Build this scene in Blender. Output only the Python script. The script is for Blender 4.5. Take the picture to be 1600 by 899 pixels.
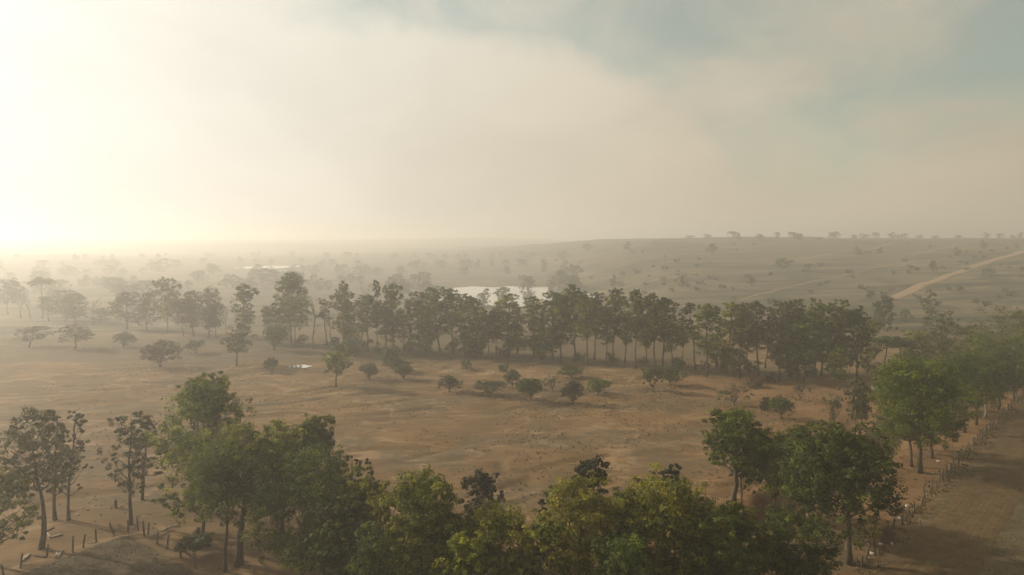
import bpy, math, random
import numpy as np
from mathutils import Vector

for o in list(bpy.data.objects):
    bpy.data.objects.remove(o)
scene = bpy.context.scene
COL = scene.collection
R = math.radians

# ------------------------------------------------------------------ camera
CAM_H = 30.0
PITCH = 4.02
FPX = 1067.0                       # focal length in pixels of the 1600 px wide photograph
cam_d = bpy.data.cameras.new("camera")
cam = bpy.data.objects.new("camera", cam_d)
COL.objects.link(cam)
cam.location = (0, 0, CAM_H)
cam.rotation_euler = (R(90 - PITCH), 0, 0)
cam_d.sensor_width = 36.0
cam_d.lens = 36.0 * FPX / 1600.0
cam_d.clip_start = 0.5
cam_d.clip_end = 12000
scene.camera = cam

# ------------------------------------------------------------------ sun direction, exposure
SUN_AZ, SUN_EL = -70.0, 26.0        # degrees; azimuth from +Y, negative = towards -X
SUN_STRENGTH = 4.2
EXPOSURE = 0.45
CLOUD_OFF = (1.0, 2.0, 3.0)
HAZE_DENSITY = 0.00128
sd = Vector((math.sin(R(SUN_AZ)) * math.cos(R(SUN_EL)), math.cos(R(SUN_AZ)) * math.cos(R(SUN_EL)), math.sin(R(SUN_EL))))

scene.render.engine = 'CYCLES'
scene.view_settings.view_transform = 'Standard'
scene.view_settings.look = 'None'
scene.view_settings.gamma = 1.0
scene.view_settings.use_curve_mapping = False
scene.view_settings.exposure = EXPOSURE
cy = scene.cycles
cy.use_denoising = True
cy.max_bounces = 8
cy.diffuse_bounces = 2
cy.glossy_bounces = 2
cy.transmission_bounces = 4
cy.volume_bounces = 1
cy.transparent_max_bounces = 4
cy.sample_clamp_indirect = 4.0
cy.adaptive_threshold = 0.02

# ------------------------------------------------------------------ world
world = bpy.data.worlds.new("World")
scene.world = world
world.use_nodes = True
wt = world.node_tree
wt.nodes.clear()


class NT:
    """small helper for writing node trees"""
    def __init__(s, tree):
        s.t = tree

    def n(s, typ, **kw):
        nd = s.t.nodes.new(typ)
        for k, v in kw.items():
            setattr(nd, k, v)
        return nd

    def put(s, sock, v):
        if v is None:
            return
        if hasattr(v, 'is_output') or isinstance(v, bpy.types.NodeSocket):
            s.t.links.new(v, sock)
        else:
            sock.default_value = v

    def m(s, op, a, b=None, c=None, clamp=False):
        nd = s.n('ShaderNodeMath', operation=op)
        nd.use_clamp = clamp
        for i, v in enumerate((a, b, c)):
            s.put(nd.inputs[i], v)
        return nd.outputs[0]

    def ss(s, v, lo, hi, a=0.0, b=1.0):
        nd = s.n('ShaderNodeMapRange', interpolation_type='SMOOTHSTEP')
        for i, x in enumerate((v, lo, hi, a, b)):
            s.put(nd.inputs[i], x)
        return nd.outputs[0]

    def mix(s, f, a, b, blend='MIX'):
        nd = s.n('ShaderNodeMix', data_type='RGBA', blend_type=blend)
        nd.clamp_factor = True
        s.put(nd.inputs[0], f)
        for i, v in ((6, a), (7, b)):
            if isinstance(v, tuple) and len(v) == 3:
                v = (*v, 1)
            s.put(nd.inputs[i], v)
        return nd.outputs[2]

    def noise(s, vec, scale, detail=4, rough=0.55, dist=0.0):
        nd = s.n('ShaderNodeTexNoise')
        s.put(nd.inputs['Vector'], vec)
        nd.inputs['Scale'].default_value = scale
        nd.inputs['Detail'].default_value = detail
        nd.inputs['Roughness'].default_value = rough
        nd.inputs['Distortion'].default_value = dist
        return nd.outputs[0]

    def mapping(s, vec, scale=(1, 1, 1), loc=(0, 0, 0), rot=(0, 0, 0)):
        nd = s.n('ShaderNodeMapping')
        s.put(nd.inputs[0], vec)
        nd.inputs[1].default_value = loc
        nd.inputs[2].default_value = rot
        nd.inputs[3].default_value = scale
        return nd.outputs[0]


w = NT(wt)
tc = w.n('ShaderNodeTexCoord')
D = tc.outputs['Generated']
sep = w.n('ShaderNodeSeparateXYZ')
wt.links.new(D, sep.inputs[0])
dx, dy, dz = sep.outputs
az = w.m('MULTIPLY', w.m('ARCTAN2', dx, dy), 57.29578)          # degrees, 0 = ahead
el = w.m('MULTIPLY', w.m('ARCSINE', dz), 57.29578)
dot = w.n('ShaderNodeVectorMath', operation='DOT_PRODUCT')
wt.links.new(D, dot.inputs[0])
dot.inputs[1].default_value = sd
theta = w.m('MULTIPLY', w.m('ARCCOSINE', dot.outputs['Value']), 57.29578)

sky = w.n('ShaderNodeTexSky', sky_type='NISHITA')
sky.sun_disc = False
sky.sun_elevation = R(SUN_EL)
sky.sun_rotation = R(SUN_AZ)
sky.altitude = 300
sky.air_density = 1.0
sky.dust_density = 1.5
sky.ozone_density = 2.0
blue = w.mix(1.0, sky.outputs[0], (0.64, 0.82, 0.58), 'MULTIPLY')

# fog bank: an uneven upper edge that changes with the bearing, ragged with noise
fc = w.n('ShaderNodeFloatCurve')
cm = fc.mapping
cur = cm.curves[0]
pts = [(-180, 14), (-120, 16), (-75, 20), (-50, 24), (-25, 19), (-10, 19.0), (-4, 18.2), (2, 17.2), (7, 15.8), (12, 14.0), (15, 12.4),
       (17, 10.0), (20, 7.6), (24, 7.6), (28, 9.0), (33, 10.2), (40, 10.5), (70, 12), (120, 13), (180, 14)]
while len(cur.points) < len(pts):
    cur.points.new(0.5, 0.5)
for p, (a, e) in zip(cur.points, pts):
    p.location = ((a + 180) / 360, e / 40)
    p.handle_type = 'AUTO'
cm.update()
wt.links.new(w.m('DIVIDE', w.m('ADD', az, 180.0), 360.0), fc.inputs['Value'])
edge = w.m('MULTIPLY', fc.outputs[0], 40.0)
nb = w.noise(D, 9.0, 5, 0.55, 0.4)
nb2 = w.noise(w.mapping(D, (1, 1, 1.7), CLOUD_OFF), 3.6, 5, 0.52, 0.5)
edge = w.m('ADD', edge, w.m('MULTIPLY', w.m('SUBTRACT', nb, 0.5), 5.5))
soft = w.ss(az, 6.0, 26.0, 4.0, 7.0)                           # edge is crisper ahead, smoother to the right
bank = w.m('DIVIDE', w.m('SUBTRACT', edge, el), soft)
bank = w.ss(bank, -0.75, 0.85)
wisp = w.ss(nb2, 0.32, 0.66, 0.50, 0.92)
veil = w.ss(theta, 46.0, 66.0, 1.0, 0.0)
mask = w.m('MAXIMUM', w.m('MAXIMUM', bank, wisp), veil)
# brightness of the cloud falls off with the angle from the sun
Lc = w.m('ADD', 0.27, w.m('MULTIPLY', 1.04, w.m('POWER', 2.71828, w.m('DIVIDE', theta, -48.0))))
Lc = w.m('ADD', Lc, w.m('MULTIPLY', 0.25, w.m('POWER', 2.71828, w.m('DIVIDE', theta, -10.0))))
modu = w.ss(w.noise(w.mapping(D, (1, 1, 2.0)), 3.0, 5, 0.55, 0.3), 0.25, 0.75, 0.93, 1.06)
Lc = w.m('MULTIPLY', Lc, modu)
tint = w.mix(w.ss(theta, 22.0, 95.0), (1.0, 0.975, 0.905), (1.0, 0.860, 0.630))
tint = w.mix(w.ss(el, 1.0, 26.0, 0.0, 0.55), tint, (0.94, 0.90, 0.76))
vs = w.n('ShaderNodeVectorMath', operation='SCALE')
wt.links.new(tint, vs.inputs[0])
wt.links.new(w.m('MULTIPLY', Lc, 10.0), vs.inputs['Scale'])
skycol = w.mix(mask, blue, vs.outputs[0])
bg = w.n('ShaderNodeBackground')
bg.inputs['Strength'].default_value = 0.1
wt.links.new(skycol, bg.inputs[0])
wo = w.n('ShaderNodeOutputWorld')
wt.links.new(bg.outputs[0], wo.inputs[0])

# ------------------------------------------------------------------ sun
sl = bpy.data.lights.new("sun", 'SUN')
sl.energy = SUN_STRENGTH
sl.angle = R(1.2)
sl.color = (1.0, 0.89, 0.72)
sun = bpy.data.objects.new("sun", sl)
COL.objects.link(sun)
sun.rotation_euler = sd.to_track_quat('Z', 'Y').to_euler()
sun.location = (-200, 150, 120)

# ------------------------------------------------------------------ numeric noise
_rs = np.random.RandomState(7)
_LAT = _rs.rand(256, 256).astype(np.float64)


def vnoise(x, y, seed=0):
    x = np.asarray(x, float) + seed * 17.31
    y = np.asarray(y, float) + seed * 9.73
    xi = np.floor(x).astype(int); yi = np.floor(y).astype(int)
    fx = x - xi; fy = y - yi
    fx = fx * fx * fx * (fx * (fx * 6 - 15) + 10); fy = fy * fy * fy * (fy * (fy * 6 - 15) + 10)
    a = _LAT[xi & 255, yi & 255]; b = _LAT[(xi + 1) & 255, yi & 255]
    c = _LAT[xi & 255, (yi + 1) & 255]; d = _LAT[(xi + 1) & 255, (yi + 1) & 255]
    return (a * (1 - fx) + b * fx) * (1 - fy) + (c * (1 - fx) + d * fx) * fy


def fbm(x, y, oct=4, seed=0, gain=0.5):
    s = 0; a = 1; t = 0
    for k in range(oct):
        s = s + a * vnoise(x, y, seed + k * 3)
        t += a; a *= gain
        x = np.asarray(x) * 2.03; y = np.asarray(y) * 2.03
    return s / t


def sstep(v, lo, hi):
    t = np.clip((v - lo) / (hi - lo), 0, 1)
    return t * t * (3 - 2 * t)


# ------------------------------------------------------------------ terrain
def ray(px, py):
    cx, cyy = (px - 800) / FPX, (449.5 - py) / FPX
    p = R(PITCH)
    return np.array([cx, math.cos(p) + cyy * math.sin(p), -math.sin(p) + cyy * math.cos(p)])


def flat(px, py, z=0.0):
    d = ray(px, py)
    t = (z - CAM_H) / d[2]
    return np.array([d[0] * t, d[1] * t])


FENCE_A, FENCE_B = flat(1338, 895), flat(1592, 628)       # roadside fence line
fdir = (FENCE_B - FENCE_A) / np.linalg.norm(FENCE_B - FENCE_A)
fnor = np.array([fdir[1], -fdir[0]])                       # points to the right (the road side)
PAD_APEX = flat(200, 833); PAD_L = flat(22, 899); PAD_R = flat(318, 899)
BANK = [flat(1120, 812), flat(1185, 790), flat(1250, 752), flat(1330, 708), flat(1365, 672), flat(1400, 655)]
PUDDLE = flat(467, 571.5)


def seg_dist(x, y, P):
    best = None
    for a, b in zip(P[:-1], P[1:]):
        d = b - a
        t = np.clip(((x - a[0]) * d[0] + (y - a[1]) * d[1]) / (d @ d), 0, 1)
        q = np.hypot(x - a[0] - t * d[0], y - a[1] - t * d[1])
        best = q if best is None else np.minimum(best, q)
    return best


def road_s(x, y):
    """signed distance to the right of the roadside fence"""
    return (x - FENCE_A[0]) * fnor[0] + (y - FENCE_A[1]) * fnor[1]


def pad_s(x, y):
    """positive inside the triangular paddock"""
    def side(a, b):
        d = (b - a) / np.linalg.norm(b - a)
        return (x - a[0]) * d[1] - (y - a[1]) * d[0]
    return np.minimum(side(PAD_L, PAD_APEX), side(PAD_APEX, PAD_R))


LAKE = np.array([-4.0, 412.0])
LAKE_Z = -3.4
FAR_LAKE = np.array([-277.0, 779.0])


def height(x, y):
    x = np.asarray(x, float); y = np.asarray(y, float)
    r = np.hypot(x, y)
    azd = np.degrees(np.arctan2(x, np.maximum(y, 1e-3)))
    front = sstep(y, 190, 330)
    near_h = sstep(azd, -1, 14)
    A = 0.30 + 0.70 * sstep(azd, -16, 13)
    r0 = 235 + 330 * (1 - near_h)
    hill = 30.5 * sstep((r - r0) / 600.0, 0, 1) * A * sstep(y, 60, 200)
    hill = hill - 24.0 * sstep(r, 1000, 2200) * sstep(azd, -6, 13) * sstep(y, 60, 200)
    low = -4.0 * front * (1 - near_h)
    far = (22.0 * sstep(r, 1200, 2600) + 14.0 * (fbm(x / 420.0, y / 420.0, 3, 11) - 0.45) * sstep(r, 700, 1500)) * (1 - 0.6 * near_h)
    roll = (3.5 * (fbm(x / 90.0, y / 90.0, 3, 5) - 0.5) + 7.0 * (fbm(x / 190.0, y / 150.0, 4, 15) - 0.5) * sstep(r, 330, 600)) * sstep(r, 215, 330)
    terr = 2.0 * (fbm(x / 70.0, y / 15.0, 3, 23) - 0.5) * sstep(r, 240, 330)
    rs = road_s(x, y); ps = pad_s(x, y)
    calm = 1 - 0.8 * sstep(rs, -0.5, 1.5)
    nearm = 1 - sstep(r, 260, 420)
    und = 0.75 * (fbm(x / 22.0, y / 16.0, 3, 2) - 0.5) * calm * nearm
    # erosion rills on the open field, running across it
    wx = x + 7 * (fbm(x / 15.0, y / 15.0, 2, 31) - 0.5); wy = y + 9 * (fbm(x / 19.0, y / 19.0, 2, 37) - 0.5)
    u = wx * 0.94 + wy * 0.34; v = -wx * 0.34 + wy * 0.94
    rid = 1 - np.abs(2 * fbm(u / 34.0, v / 8.5, 3, 41) - 1) * 2.2
    rid = np.clip(rid, 0, 1) ** 3
    field = sstep(y, 62, 80) * (1 - sstep(y, 165, 190)) * (1 - sstep(rs, -14, -6)) * sstep(x, -130, -60) * (1 - 0.55 * sstep(x, 10, 40))
    rill = -0.5 * rid * field + 0.12 * (fbm(x / 3.1, y / 2.3, 3, 51) - 0.5) * nearm * calm
    # earth bank
    bd = seg_dist(x, y, BANK)
    bank = 1.5 * np.exp(-(bd / 1.7) ** 2) * (0.55 + 0.9 * fbm(x / 3.0, y / 3.0, 2, 61)) - 0.5 * np.exp(-((bd - 4.0) / 1.6) ** 2)
    pd = np.hypot((x - PUDDLE[0]) / 1.25, y - PUDDLE[1])
    pud = -0.35 * (1 - sstep(pd, 1.5, 5.0))
    pudm = sstep(pd, 3.0, 9.0)
    pad = 0.25 * sstep(ps, 0.0, 1.5)
    z = hill + low + far + roll + terr + (und + rill) * pudm + bank + pud + pad
    # lakes
    ld = np.hypot((x - LAKE[0]) / 52.0, (y - LAKE[1]) / 62.0) + 0.35 * (fbm(x / 30.0, y / 30.0, 2, 71) - 0.5)
    k = sstep(ld, 0.72, 1.35)
    z = z * k + (LAKE_Z - 1.2) * (1 - k)
    ld2 = np.hypot((x - FAR_LAKE[0]) / 27.0, (y - FAR_LAKE[1]) / 36.0)
    k2 = sstep(ld2, 0.75, 1.6)
    z = z * k2 + (-2.2) * (1 - k2)
    return z


def hz(x, y):
    return float(height(np.array([x]), np.array([y]))[0])


def G(px, py):
    """the ground point seen at a pixel of the photograph"""
    d = ray(px, py)
    ts = np.geomspace(40, 3000, 500)
    x = d[0] * ts; y = d[1] * ts; z = CAM_H + d[2] * ts
    below = np.nonzero(z < height(x, y))[0]
    if len(below) == 0:
        t = 2500.0
    else:
        i = max(below[0], 1); lo, hi = ts[i - 1], ts[i]
        for _ in range(2):
            tt = np.linspace(lo, hi, 48)
            bl = np.nonzero(CAM_H + d[2] * tt < height(d[0] * tt, d[1] * tt))[0]
            j = max(1, bl[0]) if len(bl) else 47
            lo, hi = tt[j - 1], tt[j]
        t = hi
    x, y = d[0] * t, d[1] * t
    return Vector((x, y, hz(x, y)))


def at_depth(px, y):
    """ground point at forward distance y in the bearing of a pixel column"""
    x = (px - 800) / FPX * y * 1.03
    return Vector((x, y, hz(x, y)))


# ------------------------------------------------------------------ mesh helpers
def make_mesh(name, verts, quads=None, tris=None, attrs=None, smooth=False):
    me = bpy.data.meshes.new(name)
    verts = np.asarray(verts, np.float32)
    nq = 0 if quads is None else len(quads)
    nt = 0 if tris is None else len(tris)
    me.vertices.add(len(verts))
    me.vertices.foreach_set('co', verts.ravel())
    li = []
    if nq: li.append(np.asarray(quads, np.int32).ravel())
    if nt: li.append(np.asarray(tris, np.int32).ravel())
    li = np.concatenate(li)
    me.loops.add(len(li))
    me.loops.foreach_set('vertex_index', li)
    st = np.concatenate([np.arange(nq) * 4, nq * 4 + np.arange(nt) * 3]).astype(np.int32)
    me.polygons.add(nq + nt)
    me.polygons.foreach_set('loop_start', st)
    if smooth:
        me.polygons.foreach_set('use_smooth', np.ones(nq + nt, bool))
    for an, (dom, data) in (attrs or {}).items():
        a = me.attributes.new(an, 'FLOAT', dom)
        a.data.foreach_set('value', np.asarray(data, np.float32))
    me.update(calc_edges=True)
    return me


def obj(name, me, mat=None, parent=None, loc=None):
    o = bpy.data.objects.new(name, me)
    COL.objects.link(o)
    if mat is not None and me is not None and len(me.materials) == 0:
        me.materials.append(mat)
    if parent is not None:
        o.parent = parent
    if loc is not None:
        o.location = loc
    return o


def tag(o, label=None, cat=None, group=None, kind=None):
    if label: o['label'] = label
    if cat: o['category'] = cat
    if group: o['group'] = group
    if kind: o['kind'] = kind
    return o


def empty(name, loc, rz=0.0):
    o = bpy.data.objects.new(name, None)
    COL.objects.link(o)
    o.empty_display_size = 0.3
    o.location = loc
    o.rotation_euler = (0, 0, rz)
    return o


class MB:
    """collects tubes and boxes into one mesh"""
    def __init__(s):
        s.v = []; s.q = []; s.t = []; s.n = 0

    def add(s, v, q=None, t=None):
        s.v.append(np.asarray(v, float))
        if q is not None and len(q): s.q.append(np.asarray(q) + s.n)
        if t is not None and len(t): s.t.append(np.asarray(t) + s.n)
        s.n += len(v)

    def tube(s, pts, rad, k=6, rough=0.0, rng=None):
        pts = np.asarray(pts, float); n = len(pts)
        rad = np.broadcast_to(np.asarray(rad, float), (n,))
        tg = np.gradient(pts, axis=0)
        tg /= np.linalg.norm(tg, axis=1)[:, None] + 1e-9
        ref = np.array([0.31, 0.17, 0.05]) if abs(tg[0][2]) > 0.8 else np.array([0, 0, 1.0])
        a = np.cross(tg, ref); a /= np.linalg.norm(a, axis=1)[:, None] + 1e-9
        b = np.cross(tg, a)
        th = np.arange(k) / k * 2 * math.pi
        rr = np.ones((n, k))
        if rough and rng is not None:
            rr += rng.uniform(-rough, rough, (n, k))
        v = pts[:, None, :] + (rad[:, None] * rr)[:, :, None] * (np.cos(th)[None, :, None] * a[:, None, :] + np.sin(th)[None, :, None] * b[:, None, :])
        v = v.reshape(-1, 3)
        i = np.arange(n - 1)[:, None] * k; j = np.arange(k)[None, :]; j2 = (j + 1) % k
        q = np.stack([i + j, i + j2, i + k + j2, i + k + j], -1).reshape(-1, 4)
        v = np.concatenate([v, pts[:1], pts[-1:]])
        c0, c1 = n * k, n * k + 1
        jj = np.arange(k); jn = (jj + 1) % k
        t = np.concatenate([np.stack([np.full(k, c0), jn, jj], -1), np.stack([np.full(k, c1), (n - 1) * k + jj, (n - 1) * k + jn], -1)])
        s.add(v, q, t)

    def mesh(s, name, smooth=True):
        v = np.concatenate(s.v)
        return make_mesh(name, v, np.concatenate(s.q) if s.q else None, np.concatenate(s.t) if s.t else None, smooth=smooth)


# ------------------------------------------------------------------ materials
def new_mat(name):
    m = bpy.data.materials.new(name)
    m.use_nodes = True
    m.node_tree.nodes.clear()
    return m, NT(m.node_tree)


def finish(nt, shader, disp=None):
    o = nt.n('ShaderNodeOutputMaterial')
    nt.t.links.new(shader, o.inputs[0])


def principled(nt, col, rough=0.85, normal=None, spec=0.25):
    b = nt.n('ShaderNodeBsdfPrincipled')
    nt.put(b.inputs['Base Color'], col if not isinstance(col, tuple) else (*col[:3], 1))
    nt.put(b.inputs['Roughness'], rough)
    b.inputs['Specular IOR Level'].default_value = spec
    if normal is not None:
        nt.t.links.new(normal, b.inputs['Normal'])
    return b.outputs[0]


def bump(nt, h, strength, dist):
    b = nt.n('ShaderNodeBump')
    b.inputs['Strength'].default_value = strength
    b.inputs['Distance'].default_value = dist
    nt.t.links.new(h, b.inputs['Height'])
    return b.outputs[0]


def attr(nt, name):
    a = nt.n('ShaderNodeAttribute')
    a.attribute_name = name
    return a.outputs['Fac']


def leaf_mat(name, dark, mid, light, trans=0.5):
    m, nt = new_mat(name)
    t = attr(nt, 'tint')
    oi = nt.n('ShaderNodeObjectInfo').outputs['Random']
    c = nt.mix(nt.ss(t, 0.15, 0.6), dark, mid)
    c = nt.mix(nt.ss(t, 0.5, 1.0), c, light)
    hsv = nt.n('ShaderNodeHueSaturation')
    nt.put(hsv.inputs['Color'], c)
    nt.put(hsv.inputs['Value'], nt.ss(oi, 0, 1, 0.82, 1.2))
    nt.put(hsv.inputs['Hue'], nt.ss(nt.m('FRACT', nt.m('MULTIPLY', oi, 7.3)), 0, 1, 0.487, 0.507))
    c = hsv.outputs[0]
    p = principled(nt, c, 0.6, spec=0.12)
    tr = nt.n('ShaderNodeBsdfTranslucent')
    nt.put(tr.inputs[0], nt.mix(1.0, c, (1.5, 1.35, 0.6), 'MULTIPLY'))
    ms = nt.n('ShaderNodeMixShader')
    ms.inputs[0].default_value = trans
    nt.t.links.new(p, ms.inputs[1]); nt.t.links.new(tr.outputs[0], ms.inputs[2])
    finish(nt, ms.outputs[0])
    return m


LEAF = {
    'green': leaf_mat('leaf_green', (0.038, 0.056, 0.010), (0.076, 0.100, 0.015), (0.188, 0.210, 0.033)),
    'olive': leaf_mat('leaf_olive', (0.052, 0.064, 0.010), (0.113, 0.125, 0.016), (0.264, 0.255, 0.033)),
    'yellow': leaf_mat('leaf_yellow', (0.062, 0.070, 0.012), (0.124, 0.131, 0.020), (0.264, 0.250, 0.040)),
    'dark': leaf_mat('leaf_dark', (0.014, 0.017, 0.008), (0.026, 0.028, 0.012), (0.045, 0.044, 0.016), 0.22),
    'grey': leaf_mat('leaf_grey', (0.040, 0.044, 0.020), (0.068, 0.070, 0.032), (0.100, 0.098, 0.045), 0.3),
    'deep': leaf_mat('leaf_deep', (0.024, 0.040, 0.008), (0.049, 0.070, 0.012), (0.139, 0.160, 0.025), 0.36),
    'brown': leaf_mat('leaf_brown', (0.045, 0.028, 0.014), (0.080, 0.052, 0.025), (0.12, 0.085, 0.04), 0.3),
}


def bark_mat(name, a, b):
    m, nt = new_mat(name)
    g = nt.n('ShaderNodeTexCoord').outputs['Object']
    n1 = nt.noise(nt.mapping(g, (6, 6, 1.2)), 1.5, 5)
    c = nt.mix(nt.ss(n1, 0.3, 0.7), a, b)
    finish(nt, principled(nt, c, 0.9, bump(nt, n1, 0.6, 0.03), 0.15))
    return m


BARK = bark_mat('bark_brown', (0.045, 0.034, 0.022), (0.105, 0.080, 0.052))
BARK_PALE = bark_mat('bark_pale', (0.11, 0.095, 0.068), (0.21, 0.185, 0.14))
WOOD = bark_mat('weathered_wood', (0.050, 0.038, 0.026), (0.105, 0.083, 0.057))
WOOD_PALE = bark_mat('pale_wood', (0.17, 0.14, 0.10), (0.28, 0.24, 0.175))


def ground_mat():
    m, nt = new_mat('ground_earth')
    g = nt.n('ShaderNodeNewGeometry').outputs['Position']
    nL = nt.noise(g, 0.035, 5, 0.6, 0.5)
    nM = nt.noise(g, 0.16, 6, 0.62, 0.4)
    nF = nt.noise(g, 1.1, 5, 0.65)
    nS = nt.noise(nt.mapping(g, (0.35, 1.0, 1), rot=(0, 0, R(-20))), 0.45, 5, 0.6, 0.8)
    tan = nt.mix(nt.ss(nM, 0.3, 0.7), (0.114, 0.067, 0.026), (0.192, 0.116, 0.050))
    tan = nt.mix(nt.ss(nL, 0.35, 0.65, 0.0, 0.55), tan, (0.104, 0.069, 0.035))
    tan = nt.mix(nt.ss(nS, 0.46, 0.66, 0.0, 0.8), tan, (0.096, 0.061, 0.030))
    tan = nt.mix(nt.ss(nF, 0.56, 0.72, 0.0, 0.55), tan, (0.078, 0.055, 0.028))
    nT = nt.noise(nt.mapping(g, (1, 1.6, 1), rot=(0, 0, R(-15))), 0.045, 3, 0.5, 1.2)
    ln = nt.ss(nt.m('ABSOLUTE', nt.m('SUBTRACT', nT, 0.5)), 0.010, 0.036, 1.0, 0.0)
    tan = nt.mix(nt.m('MULTIPLY', ln, nt.ss(nM, 0.35, 0.6)), tan, (0.216, 0.144, 0.080))
    nT2 = nt.noise(nt.mapping(g, (0.7, 1.9, 1), (13, 5, 0), rot=(0, 0, R(-24))), 0.075, 3, 0.5, 0.9)
    ln2 = nt.ss(nt.m('ABSOLUTE', nt.m('SUBTRACT', nT2, 0.5)), 0.014, 0.055, 0.8, 0.0)
    tan = nt.mix(nt.m('MULTIPLY', ln2, nt.ss(nL, 0.4, 0.55)), tan, (0.110, 0.070, 0.034))
    # macro regions, stored per vertex
    red = nt.mix(nt.ss(nM, 0.3, 0.7), (0.123, 0.065, 0.028), (0.174, 0.098, 0.044))
    c = nt.mix(attr(nt, 'red'), tan, red)
    grassy = nt.mix(nt.ss(nS, 0.35, 0.65), (0.061, 0.046, 0.023), (0.099, 0.073, 0.038))
    grassy = nt.mix(nt.ss(nF, 0.5, 0.75, 0, 0.6), grassy, (0.060, 0.056, 0.030))
    c = nt.mix(attr(nt, 'grassy'), c, grassy)
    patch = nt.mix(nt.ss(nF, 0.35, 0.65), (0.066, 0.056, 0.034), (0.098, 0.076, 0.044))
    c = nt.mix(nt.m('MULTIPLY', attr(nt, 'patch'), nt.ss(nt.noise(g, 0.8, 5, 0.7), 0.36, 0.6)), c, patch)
    c = nt.mix(attr(nt, 'paddock'), c, nt.mix(nt.ss(nS, 0.35, 0.65), (0.042, 0.032, 0.017), (0.080, 0.058, 0.030)))
    nH = nt.noise(nt.mapping(g, (0.012, 0.06, 0.0)), 1.0, 6, 0.62, 0.6)
    hill = nt.mix(nt.ss(nH, 0.32, 0.66), (0.052, 0.048, 0.027), (0.150, 0.112, 0.062))
    hill = nt.mix(nt.ss(nt.noise(nt.mapping(g, (0.006, 0.10, 0.0), rot=(0, 0, R(8))), 1.0, 4, 0.6, 0.5), 0.51, 0.57, 0, 0.9), hill, (0.030, 0.032, 0.017))
    hill = nt.mix(nt.ss(nt.noise(g, 0.045, 6, 0.7), 0.50, 0.60, 0, 0.85), hill, (0.034, 0.037, 0.019))
    c = nt.mix(attr(nt, 'hill'), c, hill)
    h = nt.m('ADD', nt.m('MULTIPLY', nF, 0.25), nt.m('MULTIPLY', nS, 0.5))
    h = nt.m('ADD', h, nt.m('MULTIPLY', nt.noise(nt.mapping(g, (0.6, 1.4, 1)), 2.6, 4, 0.7), 0.16))
    nrm = bump(nt, h, 0.7, 0.4)
    finish(nt, principled(nt, c, 0.95, nrm, 0.1))
    return m


def simple_earth(name, a, b, scale=0.6):
    m, nt = new_mat(name)
    g = nt.n('ShaderNodeNewGeometry').outputs['Position']
    n1 = nt.noise(g, scale, 6, 0.65, 0.4)
    c = nt.mix(nt.ss(n1, 0.3, 0.7), a, b)
    c = nt.mix(nt.ss(nt.noise(g, scale * 4, 4, 0.6), 0.5, 0.72, 0, 0.5), c, tuple(x * 0.6 for x in a))
    finish(nt, principled(nt, c, 0.95, bump(nt, n1, 0.4, 0.15), 0.1))
    return m


def water_mat():
    m, nt = new_mat('still_water')
    g = nt.n('ShaderNodeNewGeometry').outputs['Position']
    n1 = nt.noise(nt.mapping(g, (1, 1, 1)), 2.2, 3, 0.5)
    b = nt.n('ShaderNodeBsdfPrincipled')
    b.inputs['Base Color'].default_value = (0.035, 0.034, 0.026, 1)
    b.inputs['Roughness'].default_value = 0.06
    b.inputs['IOR'].default_value = 1.33
    b.inputs['Specular IOR Level'].default_value = 0.6
    nt.t.links.new(bump(nt, n1, 0.12, 0.02), b.inputs['Normal'])
    gl = nt.n('ShaderNodeBsdfGlossy')
    gl.inputs['Color'].default_value = (0.95, 0.95, 0.93, 1)
    gl.inputs['Roughness'].default_value = 0.05
    lw = nt.n('ShaderNodeLayerWeight')
    lw.inputs[0].default_value = 0.5
    ms = nt.n('ShaderNodeMixShader')
    nt.t.links.new(nt.ss(lw.outputs['Facing'], 0.5, 0.95, 0.0, 0.8), ms.inputs[0])
    nt.t.links.new(b.outputs[0], ms.inputs[1]); nt.t.links.new(gl.outputs[0], ms.inputs[2])
    finish(nt, ms.outputs[0])
    return m


def tuft_mat(name, a, b):
    m, nt = new_mat(name)
    t = attr(nt, 'tint')
    c = nt.mix(t, a, b)
    p = principled(nt, c, 0.8, spec=0.15)
    tr = nt.n('ShaderNodeBsdfTranslucent')
    nt.put(tr.inputs[0], c)
    ms = nt.n('ShaderNodeMixShader'); ms.inputs[0].default_value = 0.25
    nt.t.links.new(p, ms.inputs[1]); nt.t.links.new(tr.outputs[0], ms.inputs[2])
    finish(nt, ms.outputs[0])
    return m


M_GROUND = ground_mat()
M_TRACK = simple_earth('track_earth', (0.062, 0.040, 0.018), (0.105, 0.070, 0.032), 0.9)
M_HILLROAD = simple_earth('hill_road_earth', (0.190, 0.122, 0.070), (0.260, 0.178, 0.108), 0.15)
M_PALEROAD = simple_earth('pale_road_earth', (0.150, 0.108, 0.066), (0.235, 0.175, 0.115), 0.15)
M_WATER = water_mat()
M_STONE = simple_earth('pale_stone', (0.30, 0.26, 0.20), (0.48, 0.43, 0.35), 2.0)
M_MOUND = simple_earth('termite_earth', (0.060, 0.040, 0.026), (0.11, 0.075, 0.045), 3.0)

# ------------------------------------------------------------------ ground sheet


def axis(lo, hi, step, far_lo, far_hi, g=1.07):
    mid = np.arange(lo, hi + step * 0.5, step)
    a = [lo]; s = step
    while a[-1] > far_lo:
        s *= g; a.append(a[-1] - s)
    b = [mid[-1]]; s = step
    while b[-1] < far_hi:
        s *= g; b.append(b[-1] + s)
    return np.concatenate([np.array(a[1:])[::-1], mid, np.array(b[1:])])


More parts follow.
